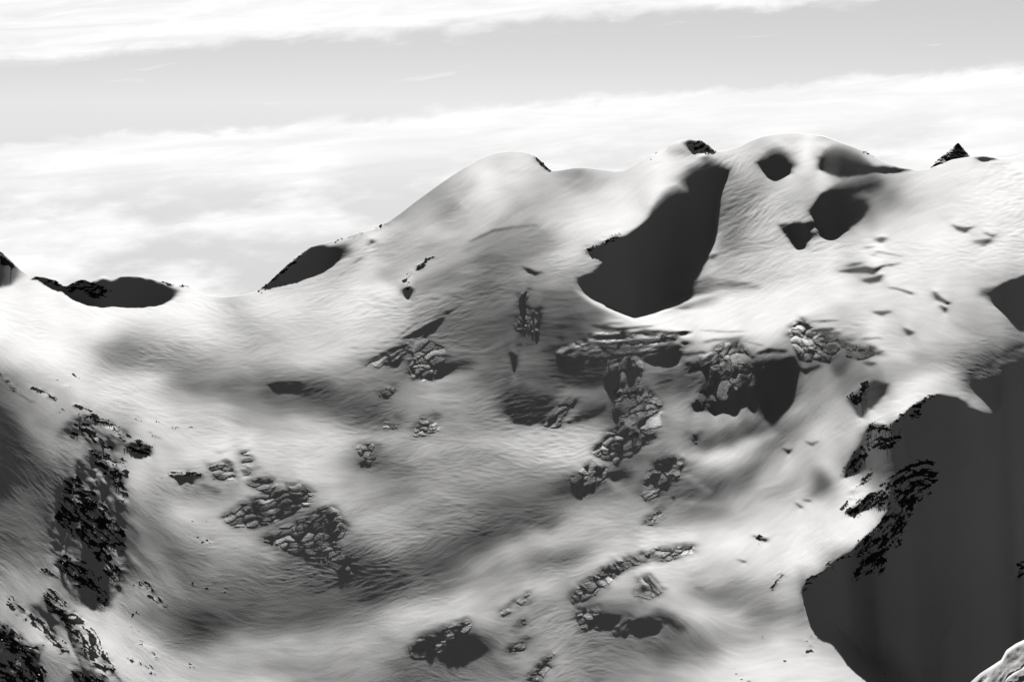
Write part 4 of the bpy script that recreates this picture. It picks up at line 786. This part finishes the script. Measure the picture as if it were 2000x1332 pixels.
def cluster(name, label, cat, group, kind, regions, seed):
    """a thing made of many pieces; regions: (region, count, smallest px, largest px, grain angle)"""
    r = random.Random(seed); e = bpy.data.objects.new(name, None); C.objects.link(e)
    e['label'] = label; e['category'] = cat
    if group: e['group'] = group
    pts = []
    for reg, n, s0, s1, ang in regions:
        if kind == 'rock': n = max(3, int(n * .25)); s0, s1 = s0 * 1.2, s1 * 1.0
        else: n = max(3, int(n * .34)); s0, s1 = s0 * 1.0, s1 * .9
        for x, y in spread(reg, n, r):
            if not -150 < x < 2150: continue
            iv = np.interp(x, GX, RVG)
            if y < iv + .5: y = iv + .5
            pts.append((x, y, s0 * .8 + (s1 - s0 * .8) * r.random() ** 2.4, ang))
    base = where(sum(p[0] for p in pts) / len(pts), max(p[1] for p in pts)); e.location = base
    for x, y, s, ang in pts:
        p = where(x, y); m = s * p.y / FPX
        me = r.choice({'rock': ROCKS, 'block': BLOCKS, 'fin': FINS}[kind])
        o = bpy.data.objects.new({'rock': 'rock', 'block': 'ice_block', 'fin': 'ice_fin'}[kind], me); C.objects.link(o); o.parent = e
        tip = Vector((0, 0, 1)).rotation_difference(normal_at(x, y))     # lie on the slope, then lean a little
        if kind == 'rock':
            o.scale = (m * r.uniform(.9, 1.6), m * r.uniform(.8, 1.3), m * r.uniform(.3, .6)); e_ = (r.uniform(-.3, .3), r.uniform(-.3, .3), R(ang) + r.uniform(-.5, .5) + (math.pi if r.random() < .5 else 0)); lift = -.06
        elif kind == 'block':
            o.scale = (m * r.uniform(.85, 1.3), m * r.uniform(.9, 1.4), m * r.uniform(.11, .2)); e_ = (r.uniform(-.1, .1), r.uniform(-.12, .12), r.uniform(-.4, .4)); lift = -.05
        else:
            o.scale = (m * r.uniform(1., 1.5), m * r.uniform(1.2, 2.), m * r.uniform(.11, .2)); e_ = (r.uniform(-.1, .1), r.uniform(-.12, .12), R(ang) + r.uniform(-.3, .3)); lift = -.04
        o.rotation_euler = (tip @ Euler(e_).to_quaternion()).to_euler()
        o.location = p - base + Vector((0, 0, m * lift))
    return e
for k, (lab, reg) in enumerate(OUT):
    cluster('rock_outcrop', lab, 'rocks', 'rock outcrops in the snow', 'rock', reg, 1000 + k)
ICE = [
 ('block', 'small icefall of broken blocks below the slanting slots', [([(812,670),(835,665),(850,674),(870,690),(862,702),(845,712),(850,726),(838,742),(825,744),(812,736),(798,722),(806,700)],60,7,20,0),((L_,5,[(778,715),(795,706),(808,700)]),14,6,12,0)]),
 ('block', 'tall central icefall of big tumbled ice blocks', [([(1188,705),(1225,694),(1250,706),(1248,740),(1240,765),(1200,770),(1184,735)],30,16,42,0),([(1200,765),(1250,750),(1285,782),(1288,830),(1270,860),(1230,850),(1205,810)],48,12,36,0),([(1160,880),(1185,845),(1215,830),(1262,855),(1240,880),(1205,900),(1175,892)],48,8,22,0)]),
 ('block', 'wide icefall of angular seracs right of the central one', [([(1400,682),(1445,664),(1458,692),(1485,700),(1465,732),(1440,760),(1400,790),(1362,790),(1370,765),(1395,725),(1390,702)],78,10,32,0)]),
 ('block', 'upper right icefall beside the shaded hollow', [([(1545,642),(1570,630),(1590,645),(1620,652),(1650,674),(1640,690),(1600,700),(1565,695),(1545,668)],62,8,26,0),([(1640,668),(1690,676),(1715,690),(1690,695),(1655,690)],16,8,20,0)]),
 ('block', 'compact serac cluster with dripping shadows below the central icefall', [([(1118,936),(1145,912),(1170,906),(1186,915),(1180,936),(1155,945),(1130,950)],46,7,19,0),((CL,6,[(1200,885),(1190,893)]),5,3,7,0)]),
 ('block', 'group of rounded ice slabs right of the serac cluster', [([(1255,962),(1260,930),(1280,902),(1310,896),(1334,902),(1325,926),(1295,940),(1285,965),(1265,974)],32,10,28,0)]),
 ('fin', 'long curved band of leaning ice fins in the lower middle', [((L_,7,[(1125,1164),(1150,1142),(1175,1122),(1200,1107),(1225,1097),(1252,1086)]),120,9,24,25),((L_,5,[(1255,1086),(1290,1079),(1320,1076),(1352,1068)]),80,6,14,25)]),
 ('fin', 'two large upright ice fins under the curved band', [([(1243,1162),(1250,1132),(1270,1126),(1292,1152),(1275,1162)],20,9,24,-45)]),
 ('block', 'dark crumbled ice at the left of the two lower hollows', [([(1128,1191),(1165,1189),(1170,1224),(1142,1229),(1130,1212)],55,5,12,0),((L_,4,[(1200,1228),(1215,1218),(1226,1210)]),22,5,14,0),((L_,3,[(1128,1236),(1145,1240),(1165,1248)]),16,4,9,0)]),
 ('fin', 'layered ice ledges beside the dark hollow at the bottom', [([(803,1264),(830,1242),(870,1224),(915,1213),(918,1222),(892,1240),(872,1268),(830,1278),(808,1276)],90,10,26,8)]),
 ('fin', 'upper part of the broad field of broken ice on the left', [([(442,1004),(500,970),(540,955),(580,948),(607,960),(600,985),(560,1000),(540,1012),(500,1022),(470,1026)],230,6,17,12)]),
 ('fin', 'lower part of the broad field of broken ice on the left', [([(520,1050),(560,1030),(612,1005),(650,992),(674,1020),(665,1045),(640,1065),(600,1076),(560,1070)],200,6,16,12),([(600,1082),(650,1060),(688,1100),(670,1112),(630,1095)],55,5,12,5)]),
 ('fin', 'small fan of flat dark ledges on the upper left slope', [([(408,908),(430,892),(480,886),(496,910),(470,938),(430,926)],48,8,22,8),([(488,940),(510,934),(536,948),(520,955)],14,7,16,0)]),
 ('block', 'small block cluster on the bright slope below the first icefall', [([(812,846),(825,820),(850,814),(853,836),(830,846)],30,4,9,0)]),
 ('block', 'little knot of ice blocks in a dim hollow', [([(752,830),(760,816),(775,816),(770,832)],14,4,8,0)]),
 ('block', 'short row of ice blocks on the left rim of the dim slope', [((L_,3,[(742,769),(755,762),(770,755)]),14,4,9,0)]),
 ('block', 'small stack of blocks in the middle of the lower slope', [([(702,876),(715,868),(735,872),(730,900),(710,902)],24,4,10,0)]),
 ('block', 'left one of two thin vertical ice runnels', [((L_,3,[(1026,572),(1020,595),(1022,620),(1020,645)]),26,5,11,0),((CL,4,[(1014,660),(1020,658)]),8,4,8,0)]),
 ('block', 'right one of two thin vertical ice runnels', [((L_,2.5,[(1046,604),(1044,622),(1045,648)]),26,4,9,0)]),
 ('block', 'small lumps of ice left of the bright lower slope', [((L_,4,[(1288,997),(1276,1010),(1264,1018)]),14,5,12,0),((CL,2,[(1316,974)]),3,5,9,0)]),
 ('block', 'faint crumbled ice above the bottom hollow', [((L_,5,[(988,1192),(1005,1178),(1028,1166)]),20,4,10,0),((L_,4,[(1008,1222),(1022,1210)]),8,4,9,0)]),
 ('block', 'short dark ice step right of the bottom hollow', [((L_,3,[(998,1262),(1012,1258),(1026,1250)]),12,5,12,0)]),
 ('block', 'broken ice line running to the bottom edge', [((L_,6,[(1032,1330),(1050,1308),(1062,1292),(1078,1280)]),32,4,13,0)]),
 ('fin', 'bundle of slanting ice ribs below the shaded bowl', [([(1062,826),(1085,800),(1115,778),(1122,785),(1105,805),(1090,826)],20,12,30,25)]),
 ('fin', 'slanting ice slabs along the long slots on the left', [((L_,4,[(720,705),(750,692),(775,682),(795,672)]),18,10,24,28),((L_,3,[(780,662),(810,652)]),8,8,18,30)]),
 ('block', 'tiny ice teeth in the round pit right of the central icefall', [((CL,4,[(1355,850),(1359,856)]),7,4,8,0)]),
]
ICE.append(('fin', 'long layered ice slabs of the crevasse field under the largest shadow', []))
OWNER = [0, 1, 1, 1, 2, 3, 3, 4, 5, 6, 6, 7, 8, 8, 9, 10, 11, 11, 12, 12, 13, 14, 15, 16, 17, 18, 19, 20, 20, 21, 22, 23, 24, 25, 26]
def ice_patch(js, is_, J0, I0, sel):
    """one ice block: the piece of broken surface inside a crack ring, with its own side walls"""
    full = [(a, b) for a in range(sel.shape[0] - 1) for b in range(sel.shape[1] - 1) if sel[a:a + 2, b:b + 2].all()]; left = set(full); best = set()
    while left:                       # the largest joined piece only
        st = [left.pop()]; comp = set(st)
        while st:
            a, b = st.pop()
            for c in ((a + 1, b), (a - 1, b), (a, b + 1), (a, b - 1)):
                if c in left: left.discard(c); comp.add(c); st.append(c)
        if len(comp) > len(best): best = comp
    vid = {}; co = []; fs = []
    for a in range(sel.shape[0] - 1):
        for b in range(sel.shape[1] - 1):
            if (a, b) in best:
                f = []
                for (c, d) in ((a, b), (a + 1, b), (a + 1, b + 1), (a, b + 1)):
                    if (c, d) not in vid:
                        vid[(c, d)] = len(co); p = _gp[J0 + c, I0 + d]; nn = NRM0[J0 + c, I0 + d]; co.append(Vector(p) + Vector(nn) * .14)
                    f.append(vid[(c, d)])
                fs.append(tuple(f))
    if len(fs) < 3: return None
    edges = {}
    for f in fs:
        for u_, v_ in zip(f, f[1:] + f[:1]): edges[(u_, v_)] = 1
    nb = len(co); low = {}
    for (u_, v_) in list(edges):
        if (v_, u_) in edges: continue
        for w_ in (u_, v_):
            if w_ not in low: low[w_] = len(co); co.append(co[w_] + Vector((0, .25, -1.2)))
        fs.append((v_, u_, low[u_], low[v_]))
    return co, fs
NRM0 = normals(_gp)
for k, (kind, lab, reg) in enumerate(ICE):
    blocks = []
    for fi, ow in enumerate(OWNER):
        if ow != k: continue
        sl, key = CELLS[fi]
        for kk in np.unique(key):
            if kk < 0: continue
            jj, ii = np.where(key == kk)
            if len(jj) < 9: continue
            j0_, j1_, i0_, i1_ = jj.min(), jj.max() + 1, ii.min(), ii.max() + 1
            r_ = ice_patch(jj, ii, sl[0].start + j0_, sl[1].start + i0_, key[j0_:j1_, i0_:i1_] == kk)
            if r_: blocks.append((len(r_[0]), r_))
    blocks = sorted(blocks, key=lambda b: -b[0])[:300]
    if not blocks: continue
    e = bpy.data.objects.new('icefall', None); C.objects.link(e); e['label'] = lab; e['category'] = 'icefall'; e['group'] = 'icefalls and broken ice on the glacier'
    allp = [c for _, (co, fs) in blocks for c in co]; base = min(allp, key=lambda c: c.z).copy(); e.location = base
    for _, (co, fs) in blocks:
        ctr = sum(co, Vector()) / len(co)
        me = bpy.data.meshes.new('ice_block'); me.from_pydata([c - ctr for c in co], [], fs); me.update(); me.materials.append(ice)
        o = bpy.data.objects.new('ice_block', me); C.objects.link(o); o.parent = e; o.location = ctr - base
# ---------------------------------------------------------------- pointed rock peak behind the crest
def thing(name, label, cat, loc):
    e = bpy.data.objects.new(name, None); C.objects.link(e); e.location = loc; e['label'] = label; e['category'] = cat; return e
def part(name, co, faces, m, parent=None, loc=(0, 0, 0), smooth=False):
    me = bpy.data.meshes.new(name); me.from_pydata(co, [], faces); me.update(); me.materials.append(m)
    if smooth: me.polygons.foreach_set('use_smooth', np.ones(len(me.polygons), bool))
    o = bpy.data.objects.new(name, me); C.objects.link(o); o.parent = parent; o.location = loc; return o
from mathutils import noise as mnoise
def crag(label, u, v, yy, prof_l, prof_r, base_v, seed):
    """rock tower; silhouette given as steps left and right of its apex, rough all round"""
    X, t = ray(u, v); apex = Vector((X * yy, yy, t * yy)); k = yy / FPX; H = (base_v - v) * k
    e = thing('rock_peak', label, 'peak', apex - Vector((0, 0, H)))
    NS, NRr = 44, 26; co = []
    for j in range(NRr):
        h = (j / (NRr - 1)) ** 1.1; wl = np.interp(h, *zip(*prof_l)) * k; wr = np.interp(h, *zip(*prof_r)) * k
        for i in range(NS):
            a = 2 * math.pi * i / NS; c, s = math.cos(a), math.sin(a); w = wr if c > 0 else wl
            p = Vector((c * w, s * max(wl, wr) * .8, H * (1 - h)))
            d = mnoise.ridged_multi_fractal(p * .16 + Vector((seed, 0, 0)), 1., 2., 5, 1., 2.) * .10 + mnoise.fractal(p * .4, 1., 2., 4) * .08
            co.append(p * 1 + Vector((c, s, 0)) * (d - .12) * (w * .6 + 1.) + Vector((0, 0, d * 1.5 * h)))
    f = [(j * NS + i, (j + 1) * NS + i, (j + 1) * NS + (i + 1) % NS, j * NS + (i + 1) % NS) for j in range(NRr - 1) for i in range(NS)]
    part('rock_face', co, f, rock, e)
    return e
crag('pointed dark rock peak rising behind the crest near the right edge', 1871, 280, 3850, [(0, 1.5), (.15, 10), (.32, 23), (.48, 35), (.65, 45), (1, 60)], [(0, 1.5), (.15, 9), (.32, 18), (.48, 27), (.65, 36), (1, 55)], 340, 3.)
# ---------------------------------------------------------------- near snow rib in the bottom right corner
su = np.linspace(1780, 2640, 430); sr = np.linspace(0, 1, 220)
crest = np.interp(su, [1780, 1850, 1892, 1915, 1940, 1957, 1967, 1985, 2000, 2060, 2180, 2400, 2640], [1480, 1374, 1335, 1314, 1298, 1287, 1268, 1256, 1249, 1226, 1196, 1190, 1230])
sv = crest[None] + (1760 - crest[None]) * sr[:, None]; su2 = np.broadcast_to(su[None], sv.shape)
Xs, Ts = ray(su2, sv)
rs_ = np.random.RandomState(9); bump = blur(rs_.randn(*sv.shape), 8, 5); bump /= bump.std(); fine_ = blur(rs_.randn(*sv.shape), 1.2, 1.); fine_ /= fine_.std()
diag = np.sin((su2 * .8 + sv * 1.05) / 8. + bump * 1.6 + su2 * .013)
sp = .46 + 0 * bump
sp[sr < .012] = .2
dt_ = Ts[:-1] - Ts[1:]; G_ = dt_ / np.maximum(sp[:-1] - Ts[:-1], .06)
qs = np.concatenate([np.cumsum(blur(G_, 1.2, .6)[::-1], 0)[::-1], np.zeros((1, len(su)))], 0) + math.log(2250.)
ys = np.exp(qs); Ps = np.stack([Xs * ys, ys, Ts * ys + (bump * .8 + diag * .55 + fine_ * .16) * np.clip(sr * 30, 0, 1)[:, None]], -1)
bk = []; yb = Ps[0].copy(); sl_ = Ts[0] - .1
for k in range(14):
    yb = yb + np.stack([0 * sl_, 0 * sl_ + 3, 3 * sl_], -1); bk.append(yb.copy()); sl_ = sl_ - .1
sb = grid_mesh('snow_rib', np.concatenate([np.array(bk[::-1]), Ps], 0), snow); sb['kind'] = 'structure'
rk = np.clip((-diag * 1.1 - .45 + fine_ * .45 + bump * .3) * 3, 0, 1) * (sr[:, None] > .02)
a_ = sb.data.attributes.new('bare_rock', 'FLOAT', 'POINT'); a_.data.foreach_set('value', np.concatenate([np.zeros((14, len(su))), rk], 0).reshape(-1).astype(f32))
# ---------------------------------------------------------------- two birds over the snow bowl
def bird(label, u, v, yy, span, roll, yaw):
    X, t = ray(u, v); e = thing('bird', label, 'bird', (X * yy, yy, t * yy)); e.rotation_euler = (R(35), roll, yaw); e['group'] = 'birds over the snow bowl'
    s = span; L = .62 * s
    ring = [(-.5, .012), (-.36, .05), (-.1, .075), (.12, .07), (.3, .05), (.38, .055), (.44, .035), (.5, .006)]
    co = []; 
    for y, r_ in ring:
        for i in range(8): a = i * math.pi / 4; co.append((math.cos(a) * r_ * s, y * L, math.sin(a) * r_ * s * .9))
    f = [(j * 8 + i, j * 8 + (i + 1) % 8, (j + 1) * 8 + (i + 1) % 8, (j + 1) * 8 + i) for j in range(7) for i in range(8)]
    part('body', co, f, plume, e, smooth=True)
    for sg in (-1, 1):
        st = [(.03, .16, -.10, .02), (.2, .22, -.10, .06), (.36, .19, -.08, .05), (.5, .06, -.07, .02)]; w = []
        for x, f_, b_, z in st: w += [(sg * x * s, f_ * s, z * s), (sg * x * s, b_ * s, z * s), (sg * x * s, f_ * s, (z - .012) * s), (sg * x * s, b_ * s, (z - .012) * s)]
        ff = []
        for j in range(3):
            k = j * 4; ff += [(k, k + 1, k + 5, k + 4), (k + 2, k + 6, k + 7, k + 3), (k, k + 4, k + 6, k + 2), (k + 1, k + 3, k + 7, k + 5)]
        part('wing', w, ff + [(12, 13, 15, 14), (0, 2, 3, 1)], plume, e)
    part('tail', [(-.03 * s, -.4 * L, 0), (.03 * s, -.4 * L, 0), (.09 * s, -.72 * L, 0), (-.09 * s, -.72 * L, 0), (-.03 * s, -.4 * L, .012 * s), (.03 * s, -.4 * L, .012 * s), (.09 * s, -.72 * L, .012 * s), (-.09 * s, -.72 * L, .012 * s)],
         [(3, 2, 1, 0), (4, 5, 6, 7), (0, 1, 5, 4), (1, 2, 6, 5), (2, 3, 7, 6), (3, 0, 4, 7)], plume, e)
plume, n, b = mat('black_plumage'); tcb = n.node('ShaderNodeTexCoord').outputs['Object']
n.l.new(grey(n, n.mix(n.noise(tcb, 14., 3.), .008, .02)), b.inputs['Base Color']); b.inputs['Roughness'].default_value = .6
bird('tiny dark bird with spread wings over the left snow bowl', 376, 1018, 1250, 1.05, 0., .0)
bird('tiny dark bird gliding edge-on, the right one of two', 403, 1017, 1250, 1.1, .25, 1.35)
